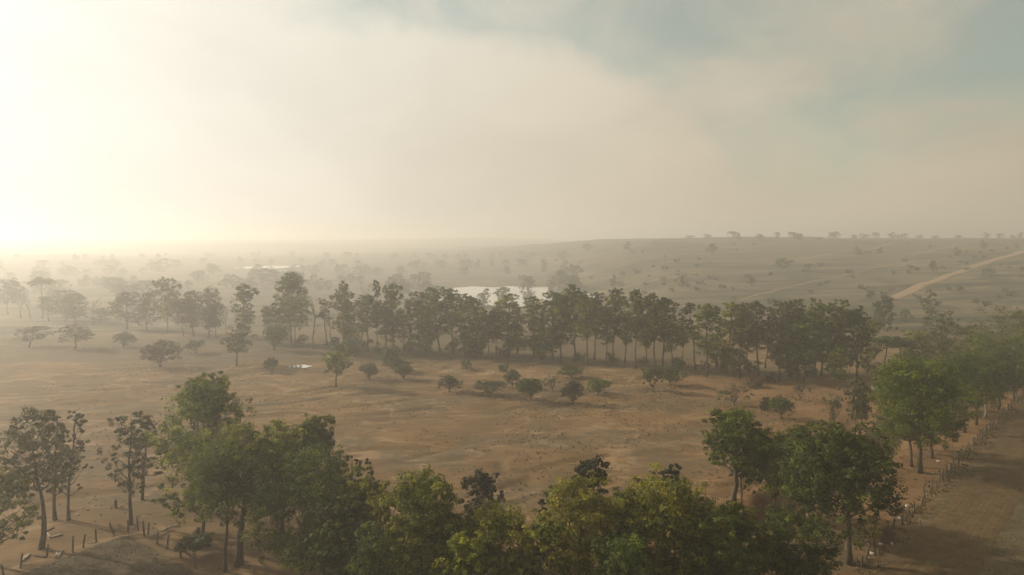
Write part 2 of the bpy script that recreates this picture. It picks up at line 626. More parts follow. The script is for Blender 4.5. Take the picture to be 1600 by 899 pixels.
XS = axis(-105, 105, 0.5, -4000, 4000, 1.045)
YS = axis(50, 190, 0.56, -160, 4300, 1.031)
gx, gy = np.meshgrid(XS, YS)
gz = height(gx, gy)
nx, ny = len(XS), len(YS)
gv = np.stack([gx, gy, gz], -1).reshape(-1, 3)
ii = (np.arange(ny - 1)[:, None] * nx + np.arange(nx - 1)[None, :]).ravel()
gq = np.stack([ii, ii + 1, ii + nx + 1, ii + nx], -1)
fx, fy = gx.ravel(), gy.ravel()
_r = np.hypot(fx, fy)
_rs_ = road_s(fx, fy); _ps = pad_s(fx, fy); _bd = seg_dist(fx, fy, BANK)
edge_n = 1.6 * (fbm(fx / 2.5, fy / 2.5, 3, 81) - 0.5)
a_grassy = np.maximum(sstep(_rs_ + edge_n, 0.2, 2.0), sstep(_ps + edge_n * 0.8, -0.1, 0.9))
a_grassy = np.maximum(a_grassy, 0.85 * sstep(fy + 14 * (fbm(fx / 12, fy / 12, 3, 91) - 0.5), 158, 172) * (1 - sstep(_r, 215, 260)) * (fx < 60))
a_red = np.maximum(np.exp(-(_bd / 5.0) ** 2), 0.75 * sstep(fx, 8, 50) * sstep(fy, 70, 90) * (1 - sstep(fy, 130, 170)))
a_red = np.maximum(a_red, 0.7 * np.exp(-((_rs_ + 2.5) / 4.0) ** 2) * (fy < 110))
pn = fbm(fx / 11.0, fy / 7.0, 4, 101)
a_patch = sstep(pn, 0.54, 0.66) * (fy > 60) * (1 - sstep(fy, 165, 190)) * 0.8
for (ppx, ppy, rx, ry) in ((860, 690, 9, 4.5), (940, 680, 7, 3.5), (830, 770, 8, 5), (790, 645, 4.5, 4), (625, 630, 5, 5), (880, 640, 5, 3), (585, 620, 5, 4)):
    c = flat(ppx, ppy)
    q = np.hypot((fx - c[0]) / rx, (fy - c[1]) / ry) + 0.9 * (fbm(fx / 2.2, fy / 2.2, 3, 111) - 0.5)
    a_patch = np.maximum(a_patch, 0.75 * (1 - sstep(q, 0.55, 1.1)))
a_hill = sstep(_r + 60 * (fbm(fx / 25, fy / 25, 3, 121) - 0.5), 205, 270)
me = make_mesh('ground', gv, gq, attrs={'red': ('POINT', a_red), 'grassy': ('POINT', a_grassy), 'patch': ('POINT', a_patch), 'hill': ('POINT', a_hill), 'paddock': ('POINT', sstep(_ps + edge_n * 0.5, 0.0, 0.8) * 0.9)}, smooth=True)
ground = tag(obj('ground', me, M_GROUND), 'dry tan pasture with erosion rills reaching to the misty plain', kind='structure')


def height(x, y):
    """height of the finished ground sheet (replaces the formula, so that things stand on the mesh itself)"""
    x = np.asarray(x, float); y = np.asarray(y, float)
    i = np.clip(np.searchsorted(XS, x) - 1, 0, nx - 2); j = np.clip(np.searchsorted(YS, y) - 1, 0, ny - 2)
    u = np.clip((x - XS[i]) / (XS[i + 1] - XS[i]), 0, 1); v = np.clip((y - YS[j]) / (YS[j + 1] - YS[j]), 0, 1)
    return (gz[j, i] * (1 - u) + gz[j, i + 1] * u) * (1 - v) + (gz[j + 1, i] * (1 - u) + gz[j + 1, i + 1] * u) * v


def strip(name, path, width, mat, lift, label, ruts=0.0, across=9, step=1.0):
    """a dirt road laid over the terrain, its edges sunk into it"""
    P = [np.array([p[0], p[1]]) for p in path]
    # resample with Catmull-Rom
    Q = [P[0]] + P + [P[-1]]
    pts = []
    for i in range(1, len(Q) - 2):
        p0, p1, p2, p3 = Q[i - 1], Q[i], Q[i + 1], Q[i + 2]
        n = max(2, int(np.linalg.norm(p2 - p1) / step))
        for t in np.linspace(0, 1, n, endpoint=False):
            pts.append(0.5 * ((2 * p1) + (-p0 + p2) * t + (2 * p0 - 5 * p1 + 4 * p2 - p3) * t * t + (-p0 + 3 * p1 - 3 * p2 + p3) * t ** 3))
    pts.append(P[-1])
    pts = np.array(pts)
    tg = np.gradient(pts, axis=0); tg /= np.linalg.norm(tg, axis=1)[:, None]
    nr = np.stack([tg[:, 1], -tg[:, 0]], -1)
    s = np.linspace(-1, 1, across)
    wv = width * (0.5 + 0.22 * (fbm(np.arange(len(pts)) * step / 9.0, np.zeros(len(pts)), 3, 141) - 0.5))
    X = pts[:, None, 0] + nr[:, None, 0] * s[None] * wv[:, None]
    Y = pts[:, None, 1] + nr[:, None, 1] * s[None] * wv[:, None]
    Z = height(X, Y) + lift * (1 - 2.2 * np.abs(s[None]) ** 6)
    if ruts:
        ph = s[None] * width * 0.5 * 2 * math.pi / 0.5 + 4.5 * (fbm(X / 7, Y / 7, 2, 151) - 0.5)
        Z = Z + ruts * np.sin(ph) * (1 - s[None] ** 4) * (0.3 + 1.2 * fbm(X / 5, Y / 5, 2, 161))
    v = np.stack([X, Y, Z], -1).reshape(-1, 3)
    n, k = len(pts), across
    ii = (np.arange(n - 1)[:, None] * k + np.arange(k - 1)[None]).ravel()
    q = np.stack([ii, ii + 1, ii + k + 1, ii + k], -1)
    return tag(obj(name, make_mesh(name, v, q, smooth=True), mat), label, kind='structure')


def along(s_, off):
    p = FENCE_A + fdir * s_ + fnor * off
    return p


strip('dirt_track', [along(s_, 4.6 + 0.4 * math.sin(s_ * 0.05)) for s_ in np.linspace(-30, 110, 12)], 6.4, M_TRACK, 0.10,
      'rutted brown dirt track running beside the roadside fence', ruts=0.012, across=61, step=0.6)
strip('hill_road', [G(1395, 468), G(1430, 452), G(1470, 437), G(1510, 423), G(1550, 408), G(1590, 396), G(1625, 388)], 7.0, M_HILLROAD, 0.35,
      'wide orange dirt road climbing the far hillside', step=5)
strip('hill_road', [G(1235, 408), G(1275, 402), G(1310, 396), G(1338, 393), G(1375, 386), G(1400, 380)], 5.5, M_PALEROAD, 0.4,
      'thin pale dirt road high on the hillside, beyond the middle of the long tree row', step=8)
strip('hill_road', [G(1425, 400), G(1455, 393), G(1485, 387), G(1510, 381), G(1535, 377)], 6.5, M_PALEROAD, 0.5,
      'pale dirt road just below the hill crest above the orange road', step=8)
strip('hill_road', [G(1150, 472), G(1200, 458), G(1260, 443), G(1330, 428), G(1390, 415)], 2.6, M_PALEROAD, 0.3,
      'faint brown dirt road crossing the lower hillside behind the long tree row', step=5)

# ------------------------------------------------------------------ water


def water(name, c, rx, ry, z, label, seed):
    n = 64
    th = np.arange(n) / n * 2 * math.pi
    rr = 1 + 0.6 * (fbm(np.cos(th) * 2 + 9, np.sin(th) * 2 + 9, 3, seed) - 0.5)
    v = np.stack([np.cos(th) * rx * rr, np.sin(th) * ry * rr, np.zeros(n)], -1)
    v = np.concatenate([v, [[0, 0, 0]]])
    t = np.stack([np.full(n, n), np.arange(n), (np.arange(n) + 1) % n], -1)
    return tag(obj(name, make_mesh(name, v, None, t), M_WATER, loc=(c[0], c[1], z)), label, kind='structure')


water('puddle', PUDDLE, 2.9, 2.3, hz(PUDDLE[0], PUDDLE[1]) + 0.16, 'small bright puddle in a hollow of the field', 5)
water('lake', LAKE + np.array([5, 0]), 56, 74, LAKE_Z, 'bright lake behind the long tree row', 6)
water('lake', FAR_LAKE, 34, 46, -1.2, 'far sliver of bright lake in the mist', 7)

# ------------------------------------------------------------------ haze
hv = []
HX0, HX1, HY0, HY1, HZ0, HZ1 = XS[0] - 60, XS[-1] + 60, YS[0] - 60, YS[-1] + 60, float(gz.min()) - 1.0, 50.0
for zz in (HZ0, HZ1):
    for yy in (HY0, HY1):
        for xx in (HX0, HX1):
            hv.append((xx, yy, zz))
hme = make_mesh('haze', hv, [(0, 2, 3, 1), (4, 5, 7, 6), (0, 1, 5, 4), (1, 3, 7, 5), (3, 2, 6, 7), (2, 0, 4, 6)])
hm = bpy.data.materials.new('haze_air'); hm.use_nodes = True
hm.node_tree.nodes.clear(); hn = NT(hm.node_tree)
pv = hn.n('ShaderNodeVolumePrincipled')
pv.inputs['Color'].default_value = (0.98, 0.945, 0.885, 1)
pv.inputs['Density'].default_value = HAZE_DENSITY
pv.inputs['Anisotropy'].default_value = 0.62
ho = hn.n('ShaderNodeOutputMaterial')
hm.node_tree.links.new(pv.outputs[0], ho.inputs['Volume'])
tag(obj('haze', hme, hm), 'pale morning mist lying over the land', kind='stuff')

# ------------------------------------------------------------------ trees


def leaves(centres, rad, n, size, rng, flat_=1.0, shell=0.55, subr=0.34, upper=0.72):
    """leaf-sized kites gathered in tufts on the shells of several lobes. Returns verts, tint per leaf"""
    C = np.asarray(centres, float); Rr = np.asarray(rad, float)
    per = 34
    ns = max(len(C), n // per)
    wgt = Rr ** 2; wgt = wgt / wgt.sum()
    which = rng.choice(len(C), ns, p=wgt)
    d = rng.normal(size=(ns, 3)); d /= np.linalg.norm(d, axis=1)[:, None]
    d[:, 2] = np.where(rng.rand(ns) < upper - 0.5, np.abs(d[:, 2]), d[:, 2])
    rr = (shell + (1 - shell) * rng.rand(ns) ** 0.6) * (1 + 0.13 * rng.normal(size=ns))
    cc = C[which] + d * (rr * Rr[which])[:, None] * np.array([1, 1, flat_])
    sr = Rr[which] * subr * rng.uniform(0.55, 1.35, ns)
    st = np.clip(0.48 + 0.20 * rng.normal(size=ns) + 0.10 * rng.normal(size=len(C))[which], 0, 1)
    m = ns * per
    e = rng.normal(size=(m, 3)); e /= np.linalg.norm(e, axis=1)[:, None]
    e[:, 2] = np.where(rng.rand(m) < 0.5, np.abs(e[:, 2]), e[:, 2])
    q = 0.55 + 0.45 * rng.rand(m) ** 0.5
    q *= 1 + 0.18 * rng.normal(size=m)
    pos = np.repeat(cc, per, 0) + e * (q * np.repeat(sr, per))[:, None] * np.array([1, 1, 0.72])
    nrm = e * 0.95 + np.repeat(d, per, 0) * 0.35 + rng.normal(size=(m, 3)) * 0.38 + np.array([0, 0, 0.25])
    nrm /= np.linalg.norm(nrm, axis=1)[:, None]
    a = np.cross(nrm, rng.normal(size=(m, 3))); a /= np.linalg.norm(a, axis=1)[:, None] + 1e-9
    b = np.cross(nrm, a)
    L = size * rng.uniform(0.6, 1.35, m)[:, None]; W = L * rng.uniform(0.5, 0.8, m)[:, None]
    v = np.stack([pos - a * L * 0.5, pos + b * W * 0.5 - a * L * 0.05 - nrm * L * 0.08, pos + a * L * 0.5, pos - b * W * 0.5 - a * L * 0.05 - nrm * L * 0.08], 1).reshape(-1, 3)
    tint = np.clip(np.repeat(st, per) + rng.normal(size=m) * 0.10, 0, 1)
    return v, tint


def crown_mesh(name, v, tint):
    q = np.arange(len(v)).reshape(-1, 4)
    return make_mesh(name, v, q, attrs={'tint': ('FACE', tint)})


def curve3(a, b, sag, n, rng, wob):
    t = np.linspace(0, 1, n)[:, None]
    mid = (a + b) / 2 + np.array([0, 0, sag])
    p = (1 - t) ** 2 * a + 2 * t * (1 - t) * mid + t * t * b
    p[1:-1] += rng.normal(size=(n - 2, 3)) * wob
    return p


def gen_tree(style, h, r, seed, cb=0.35, n=12000, leaf=0.24, lean=(0, 0), trunk_r=None, lobes=None, stems=1):
    """returns (trunk mesh, crown mesh or None). h height, r crown radius, cb = crown base as a share of h"""
    rng = np.random.RandomState(seed)
    mb = MB()
    tr = trunk_r or (0.016 * h + 0.02)
    C = []; Rd = []
    lean = np.array([lean[0], lean[1], 0.0])
    flat_ = 0.85; shell = 0.6; subr = 0.29
    if style in ('broad', 'tall', 'umbrella', 'sparse', 'droop'):
        ntr = 9
        tz = np.linspace(0, 1, ntr)
        top = {'broad': 0.80, 'tall': 0.93, 'umbrella': 0.90, 'sparse': 0.96, 'droop': 0.82}[style] * h
        tp = np.stack([np.zeros(ntr), np.zeros(ntr), tz * top], -1) + lean[None] * (tz ** 1.4)[:, None]
        tp[1:, :2] += np.cumsum(rng.normal(size=(ntr - 1, 2)) * (0.006 if style in ('tall', 'sparse') else 0.010) * h, 0)
        trd = tr * (1 - 0.86 * tz) + 0.012
        trd[0] *= 1.35
        tp0 = tp.copy(); tp0[0, 2] = -0.35
        mb.tube(tp0, trd, 8, 0.12, rng)

        def trunk_at(z):
            z = np.clip(z, 0, top)
            return np.array([np.interp(z, tp[:, 2], tp[:, k]) for k in range(3)])
        z0 = cb * h
        if style in ('broad', 'droop'):
            nl = lobes or 18
            for k in range(nl):
                th = k * 2.399 + rng.uniform(-0.5, 0.5)
                f = (k + 0.5) / nl
                zz = z0 + (h - z0) * (0.06 + 0.80 * f) + rng.normal() * 0.05 * (h - z0)
                prof = math.sin(math.pi * min(0.97, 0.24 + 0.62 * f)) ** 0.6
                rl = r * rng.uniform(0.24, 0.50)
                rad = max(0, r * prof * rng.uniform(0.62, 1.06) - rl * 0.72)
                c = trunk_at(zz) + np.array([math.cos(th) * rad, math.sin(th) * rad, 0])
                c[2] = min(zz, h - rl * flat_ * 0.95)
                C.append(c); Rd.append(rl)
            C.append(trunk_at(h * 0.8) + np.array([rng.normal() * 0.15 * r, rng.normal() * 0.15 * r, 0])); Rd.append(min(0.42 * r, 0.3 * (h - z0)))
            C[-1][2] = h - Rd[-1] * 0.9
            if style == 'droop':
                flat_ = 1.3
        elif style == 'tall':
            nl = lobes or 14
            for k in range(nl):
                f = (k + 0.5) / nl
                th = k * 2.399 + rng.uniform(-0.7, 0.7)
                zz = z0 + (h - z0) * f * 0.94
                prof = (0.62 + 0.5 * math.sin(math.pi * (0.12 + 0.80 * f)))
                rl = r * rng.uniform(0.34, 0.60)
                rad = max(0, r * prof * rng.uniform(0.42, 1.0) - rl * 0.55)
                c = trunk_at(zz) + np.array([math.cos(th) * rad, math.sin(th) * rad, 0])
                c[2] = min(zz, h - rl * 0.85)
                C.append(c); Rd.append(rl)
        elif style == 'umbrella':
            nl = lobes or 11
            flat_ = 0.5
            for k in range(nl):
                th = k * 2.399 + rng.uniform(-0.4, 0.4)
                rad = r * math.sqrt((k + 0.3) / nl) * 0.86
                rl = r * rng.uniform(0.30, 0.42)
                C.append(trunk_at(h) + np.array([math.cos(th) * rad, math.sin(th) * rad, 0]))
                C[-1][2] = h - rl * 0.5 - 0.18 * (h - z0) * (rad / r) ** 2 - rng.uniform(0, 0.25) * (h - z0)
                Rd.append(rl)
        elif style == 'sparse':
            nl = lobes or 16
            shell = 0.1
            for k in range(nl):
                f = (k + 0.5) / nl
                th = k * 2.399 + rng.uniform(-0.7, 0.7)
                zz = z0 + (h - z0) * f ** 0.85
                rl = r * rng.uniform(0.20, 0.36)
                rad = r * (1.0 - 0.55 * f) * rng.uniform(0.35, 1.0)
                c = trunk_at(zz) + np.array([math.cos(th) * rad, math.sin(th) * rad, 0])
                c[2] = min(zz, h - rl * 0.8)
                C.append(c); Rd.append(rl)
        for c, rl in zip(C, Rd):
            back = rng.uniform(0.25, 0.6) * (0.5 * np.linalg.norm(c[:2] - trunk_at(c[2])[:2]) + 0.35 * r)
            a = trunk_at(max(z0 * 0.92, c[2] - back - 0.1 * h))
            br = np.interp(a[2], tp[:, 2], trd) * rng.uniform(0.38, 0.6)
            p = curve3(a, c, -0.12 * r * rng.rand(), 5, rng, 0.03 * r)
            mb.tube(p, np.linspace(br, br * 0.25 + 0.006, 5), 5)
            for _ in range(2):
                e = c + rng.normal(size=3) * rl * 0.6
                mb.tube(curve3(p[3], e, 0.0, 3, rng, 0.02), np.linspace(br * 0.35 + 0.005, 0.008, 3), 4)
    elif style == 'bush':
        ns = stems if stems > 1 else 5
        shell = 0.35
        tot = lobes or 8
        base_h = cb * h
        bt = np.array([[0, 0, -0.25], [0, 0, base_h * 0.35], [lean[0] * 0.2, lean[1] * 0.2, base_h * 0.7]])
        mb.tube(bt, [tr * 1.5, tr * 1.15, tr], 7, 0.12, rng)
        for k in range(tot):
            th = k * 2.399 + rng.uniform(-0.5, 0.5)
            rl = r * rng.uniform(0.34, 0.58)
            rad = r * math.sqrt((k + 0.4) / tot) * rng.uniform(0.55, 1.0) * 0.82
            zt = h - rl * 0.8 - (h - base_h) * 0.42 * (rad / r) ** 1.5 - rng.uniform(0, 0.15) * h
            c = np.array([math.cos(th) * rad, math.sin(th) * rad, max(base_h + 0.3 * rl, zt)]) + lean
            C.append(c); Rd.append(rl)
            p = curve3(bt[2], c, -0.10 * h, 5, rng, 0.04 * r)
            mb.tube(p, np.linspace(tr * 0.7, tr * 0.15 + 0.006, 5), 5)
            for _ in range(2):
                mb.tube(curve3(p[3], c + rng.normal(size=3) * rl * 0.7, 0, 3, rng, 0.02), [tr * 0.25, tr * 0.15, 0.008], 4)
    elif style == 'low':
        shell = 0.3
        for k in range(lobes or 7):
            th = rng.uniform(0, 6.28); rad = r * math.sqrt(rng.rand()) * 0.7
            rl = min(r * rng.uniform(0.3, 0.5), h * 0.5)
            C.append(np.array([math.cos(th) * rad, math.sin(th) * rad, rng.uniform(0.35, 1.0) * max(0.05, h - rl * 0.9)])); Rd.append(rl)
            mb.tube(curve3(np.array([0, 0, -0.15]), C[-1], 0, 4, rng, 0.04 * r), np.linspace(0.04, 0.012, 4), 4)
    elif style == 'bare':
        def grow(a, d, L, rad, depth):
            n_ = 5
            pts = [a]
            for _ in range(n_ - 1):
                d = d + rng.normal(size=3) * 0.09; d /= np.linalg.norm(d)
                pts.append(pts[-1] + d * L / (n_ - 1))
            mb.tube(np.array(pts), np.linspace(rad, rad * 0.45, n_), 6 if depth == 0 else 4)
            if depth < 3:
                for _ in range((5, 4, 3)[depth]):
                    f = rng.uniform(0.45 if depth == 0 else 0.3, 1.0)
                    i = int(f * (n_ - 1))
                    nd = d + rng.normal(size=3) * (0.42, 0.5, 0.6)[depth] * (1.0 if depth else r / (0.2 * h) * 0.9)
                    nd[2] = abs(nd[2]) * 0.9 + 0.25
                    nd /= np.linalg.norm(nd)
                    grow(pts[i], nd, L * rng.uniform(0.32, 0.52), rad * 0.42, depth + 1)
        grow(np.array([0, 0, -0.3]), np.array([lean[0] / h, lean[1] / h, 1.0]), h * 0.74, tr, 0)
    tm = mb.mesh('trunk')
    if style == 'bare':
        return tm, None
    v, t = leaves(C, Rd, n, leaf, rng, flat_, shell, subr)
    z = v.reshape(-1, 4, 3)[:, :, 2].min(1)
    ok = z > 0.03
    v = v.reshape(-1, 4, 3)[ok].reshape(-1, 3); t = t[ok]
    return tm, crown_mesh('crown', v, t)


def place(name, loc, meshes, leafk, label, cat, group=None, rz=0.0, sc=(1, 1, 1), bark=BARK):
    root = empty(name, loc, rz)
    root.scale = sc
    tag(root, label, cat, group)
    tm, cm_ = meshes
    obj('trunk', tm, bark, root)
    if cm_ is not None:
        c = obj('crown', cm_, None, root)
        if len(cm_.materials) == 0:
            cm_.materials.append(LEAF[leafk])
        else:
            c.material_slots[0].link = 'OBJECT'
            c.material_slots[0].material = LEAF[leafk]
    return root


def px_tree(px, base, top_py, width, crown_px=None):
    """where a tree stands, how tall and how wide it is, from its place in the photograph.
    base: pixel row of the foot, or ('d', forward distance) where the foot is hidden"""
    P = at_depth(px, base[1]) if isinstance(base, tuple) else G(px, base)
    cx = crown_px if crown_px is not None else px
    d = ray(cx, top_py)
    t = P.y / d[1]
    top = CAM_H + d[2] * t
    h = top - P.z
    r = 0.5 * width / FPX * P.y * 1.03
    lean = d[0] * t - P.x
    return P, h, r, lean


def near(name, label, px, base, top, width, style, leafk, seed, crown_px=None, cat='tree', group='trees standing nearest', bark=BARK, **kw):
    P, h, r, lean = px_tree(px, base, top, width, crown_px)
    if style in ('broad', 'tall', 'droop', 'low'):
        r *= 1.03
        kw['n'] = int(kw['n'] * 1.0)
        kw.setdefault('leaf', 0.18 + 0.10 * ((seed * 37) % 10) / 10)
    ms = gen_tree(style, h, r, seed, lean=(lean, 0), **kw)
    return place(name, P, ms, leafk, label, cat, group, bark=bark)


# --- the stand on the misty side, around the small paddock
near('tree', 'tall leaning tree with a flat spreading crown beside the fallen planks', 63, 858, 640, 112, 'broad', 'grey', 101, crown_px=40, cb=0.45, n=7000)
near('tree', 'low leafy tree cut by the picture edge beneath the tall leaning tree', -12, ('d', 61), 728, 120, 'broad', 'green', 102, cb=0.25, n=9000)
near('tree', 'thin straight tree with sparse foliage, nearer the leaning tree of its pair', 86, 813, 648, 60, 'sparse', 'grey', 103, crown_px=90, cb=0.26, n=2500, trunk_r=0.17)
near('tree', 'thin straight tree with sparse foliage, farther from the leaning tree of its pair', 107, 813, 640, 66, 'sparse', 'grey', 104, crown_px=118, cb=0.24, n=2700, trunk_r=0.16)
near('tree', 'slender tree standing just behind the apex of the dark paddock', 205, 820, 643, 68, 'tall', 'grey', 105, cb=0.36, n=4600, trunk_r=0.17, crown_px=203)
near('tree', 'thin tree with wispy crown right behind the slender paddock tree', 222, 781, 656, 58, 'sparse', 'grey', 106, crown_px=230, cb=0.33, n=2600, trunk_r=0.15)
near('tree', 'tall tree with domed crown rising above the dense clump beside the paddock', 300, ('d', 74), 586, 130, 'broad', 'green', 107, crown_px=324, cb=0.45, n=15000)
near('tree', 'pale green drooping tree at the edge of the clump nearest the paddock', 318, ('d', 65), 690, 130, 'droop', 'green', 108, crown_px=312, cb=0.34, n=14000)
near('tree', 'thick trunked tree with rounded crown in the middle of the clump beside the paddock', 372, 884, 660, 150, 'broad', 'green', 109, crown_px=392, cb=0.40, n=17000, trunk_r=0.34)
near('tree', 'tree with crooked leaning trunk inside the clump beside the paddock', 352, 893, 700, 110, 'broad', 'green', 110, crown_px=345, cb=0.42, n=11000, trunk_r=0.16)
near('tree', 'dark round topped tree at the field side of the dense clump', 492, ('d', 70), 645, 105, 'broad', 'green', 111, cb=0.28, n=14000, crown_px=490)
near('tree', 'leafy tree between the domed tree and the round topped tree of the clump', 440, ('d', 68), 655, 105, 'broad', 'olive', 112, cb=0.25, n=12000)
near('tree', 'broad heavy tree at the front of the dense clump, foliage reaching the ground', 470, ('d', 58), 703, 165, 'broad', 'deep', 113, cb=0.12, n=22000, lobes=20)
near('tree', 'small open branched tree on the field edge of the clump', 516, ('d', 71), 672, 62, 'sparse', 'deep', 114, cb=0.3, n=2600, crown_px=518)
near('shrub', 'dark spiky shrub at the field edge between the clump and the yellow green trees', 548, ('d', 66), 708, 44, 'sparse', 'dark', 115, cat='shrub', cb=0.2, n=2200)
near('shrub', 'small dark shrub just above the first yellow green crown', 580, ('d', 67), 716, 28, 'sparse', 'dark', 116, cat='shrub', cb=0.2, n=1500)
near('tree', 'narrow olive tree squeezed between the heavy clump and the yellow green trees', 557, ('d', 58), 730, 95, 'broad', 'olive', 117, cb=0.2, n=12000)
# --- the belt along the bottom edge
near('tree', 'yellow green round crowned tree, brightest of the belt nearest the viewer', 650, ('d', 53), 742, 165, 'broad', 'yellow', 118, cb=0.15, n=23000, lobes=20)
near('tree', 'dark leaved tree poking up behind the belt before the open field', 756, ('d', 63), 735, 72, 'tall', 'dark', 119, cb=0.3, n=9000)
near('tree', 'low olive tree in front of the dark leaved tree', 782, ('d', 51), 788, 150, 'broad', 'olive', 120, cb=0.12, n=19000, lobes=18)
near('tree', 'dark topped tree standing behind the bare branched tree of the belt', 914, ('d', 60), 713, 70, 'tall', 'dark', 121, cb=0.3, n=9000)
near('tree', 'olive tree with bright tufted top in front of the dark topped tree', 905, ('d', 54), 745, 130, 'tall', 'yellow', 122, cb=0.15, n=17000, lobes=18)
near('bare_tree', 'pale leafless branching tree among the crowns of the belt', 885, ('d', 49), 812, 80, 'bare', None, 123, bark=BARK_PALE, trunk_r=0.10)
near('tree', 'widest tree of the belt, big yellow green dome in deep shade below', 1048, ('d', 53), 742, 200, 'broad', 'olive', 124, cb=0.12, n=26000, lobes=24)
near('tree', 'small dark crown showing just behind the widest tree of the belt', 1055, ('d', 62), 725, 46, 'tall', 'dark', 125, cb=0.3, n=5000)
near('shrub', 'low dark shrub between the dark leaved tree and the bare branched tree', 845, ('d', 57), 778, 46, 'sparse', 'dark', 126, cat='shrub', cb=0.15, n=2500)
near('tree', 'low light green tree between the widest tree and the earth bank', 1150, ('d', 55), 785, 110, 'broad', 'olive', 127, cb=0.15, n=15000)
near('tree', 'low tree at the bottom edge beside the heavy clump', 735, ('d', 49), 825, 120, 'broad', 'olive', 128, cb=0.1, n=12000)
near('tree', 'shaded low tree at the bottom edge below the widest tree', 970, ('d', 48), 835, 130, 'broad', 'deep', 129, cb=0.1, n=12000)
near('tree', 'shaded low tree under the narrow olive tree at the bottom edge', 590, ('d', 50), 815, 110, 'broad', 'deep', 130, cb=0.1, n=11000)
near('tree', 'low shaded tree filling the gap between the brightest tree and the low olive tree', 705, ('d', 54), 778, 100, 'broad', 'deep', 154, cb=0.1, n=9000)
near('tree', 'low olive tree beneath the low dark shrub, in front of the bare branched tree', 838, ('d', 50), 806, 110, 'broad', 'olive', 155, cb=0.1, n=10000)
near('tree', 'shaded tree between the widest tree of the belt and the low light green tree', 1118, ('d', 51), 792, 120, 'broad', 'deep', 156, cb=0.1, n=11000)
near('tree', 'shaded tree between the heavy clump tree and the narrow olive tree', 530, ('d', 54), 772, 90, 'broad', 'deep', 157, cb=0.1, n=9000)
near('tree', 'narrow tree between the tufted olive tree and the widest tree of the belt', 962, ('d', 53), 775, 80, 'broad', 'green', 158, cb=0.1, n=8000)
near('tree', 'narrow green tree between the narrow olive tree and the brightest tree', 598, ('d', 55), 752, 80, 'broad', 'olive', 159, cb=0.12, n=9000)
# --- beside the earth bank and the road
near('tree', 'round crowned tree alone on bare ground before the reddish earth bank', 1146, 788, 638, 112, 'broad', 'green', 131, crown_px=1150, cb=0.34, n=16000, trunk_r=0.30)
near('tree', 'thin young tree beside the trunk of the round crowned tree', 1159, 792, 716, 40, 'sparse', 'deep', 132, cb=0.3, n=1500, trunk_r=0.1)
near('tree', 'bright green tree between the round crowned tree and the big shady tree', 1208, 815, 676, 110, 'broad', 'green', 133, cb=0.30, n=15000, crown_px=1214, trunk_r=0.2)
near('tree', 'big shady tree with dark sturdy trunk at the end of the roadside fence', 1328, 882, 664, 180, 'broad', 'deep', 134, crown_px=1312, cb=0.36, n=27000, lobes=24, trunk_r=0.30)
near('tree', 'tree crown joined to the big shady tree on its bank side', 1258, ('d', 67), 672, 90, 'broad', 'green', 135, cb=0.32, n=13000)
near('shrub', 'tall dense shrub in shade under the big shady tree', 1255, ('d', 56), 800, 130, 'low', 'deep', 136, cat='shrub', n=13000, lobes=14)
near('shrub', 'rounded shrub between the light green tree and the big shady tree', 1190, ('d', 56), 815, 90, 'low', 'olive', 137, cat='shrub', n=9000, lobes=10)
near('shrub', 'low shrub on the road side foot of the crooked trunk clump', 300, ('d', 63), 830, 60, 'low', 'grey', 138, cat='shrub', n=4000)
# --- the line along the dirt track
ROADT = 'trees along the dirt track'
near('tree', 'largest tree along the dirt track, broad green crown over two dark trunks', 1437, 739, 560, 150, 'broad', 'green', 141, group=ROADT, crown_px=1442, cb=0.30, n=24000, lobes=22, trunk_r=0.32)
near('tree', 'tree with slim dark trunk behind the largest tree along the track', 1424, 729, 612, 90, 'broad', 'deep', 142, group=ROADT, crown_px=1415, cb=0.36, n=10000, trunk_r=0.2)
near('tree', 'tree between the largest track tree and the track, low dark crown', 1457, 716, 598, 100, 'broad', 'deep', 143, group=ROADT, crown_px=1462, cb=0.30, n=12000)
near('tree', 'third tree along the track counted from the largest one', 1508, 676, 556, 96, 'broad', 'deep', 144, group=ROADT, cb=0.32, n=11000)
near('tree', 'fourth tree along the track counted from the largest one', 1526, 664, 550, 84, 'broad', 'green', 145, group=ROADT, cb=0.32, n=9500)
near('tree', 'pale trunked tree, fifth along the track counted from the largest one', 1538, 655, 545, 84, 'broad', 'green', 146, group=ROADT, cb=0.32, n=9500, bark=BARK_PALE)
near('tree', 'sixth tree along the track counted from the largest one', 1560, 640, 540, 80, 'broad', 'deep', 147, group=ROADT, cb=0.3, n=8500)
near('tree', 'seventh tree along the track counted from the largest one', 1585, 627, 528, 80, 'broad', 'deep', 148, group=ROADT, cb=0.3, n=8500)
near('tree', 'last visible tree along the track, cut by the picture edge', 1610, 615, 520, 80, 'broad', 'deep', 149, group=ROADT, cb=0.3, n=8500)
near('tree', 'tall full tree where the track line meets the long tree row', 1568, 588, 474, 100, 'broad', 'green', 150, group=ROADT, cb=0.25, n=10000)
near('tree', 'rounded tree beside the tall full tree beyond the track', 1515, 590, 508, 92, 'broad', 'green', 151, group=ROADT, cb=0.25, n=8000)
near('tree', 'flat topped tree with side branch between hillside and track line', 1472, 583, 483, 66, 'tall', 'deep', 152, group=ROADT, cb=0.3, n=7500)
near('tree', 'bushy tree overhanging the picture edge behind the track line', 1600, 600, 512, 90, 'broad', 'olive', 153, group=ROADT, cb=0.2, n=8000)

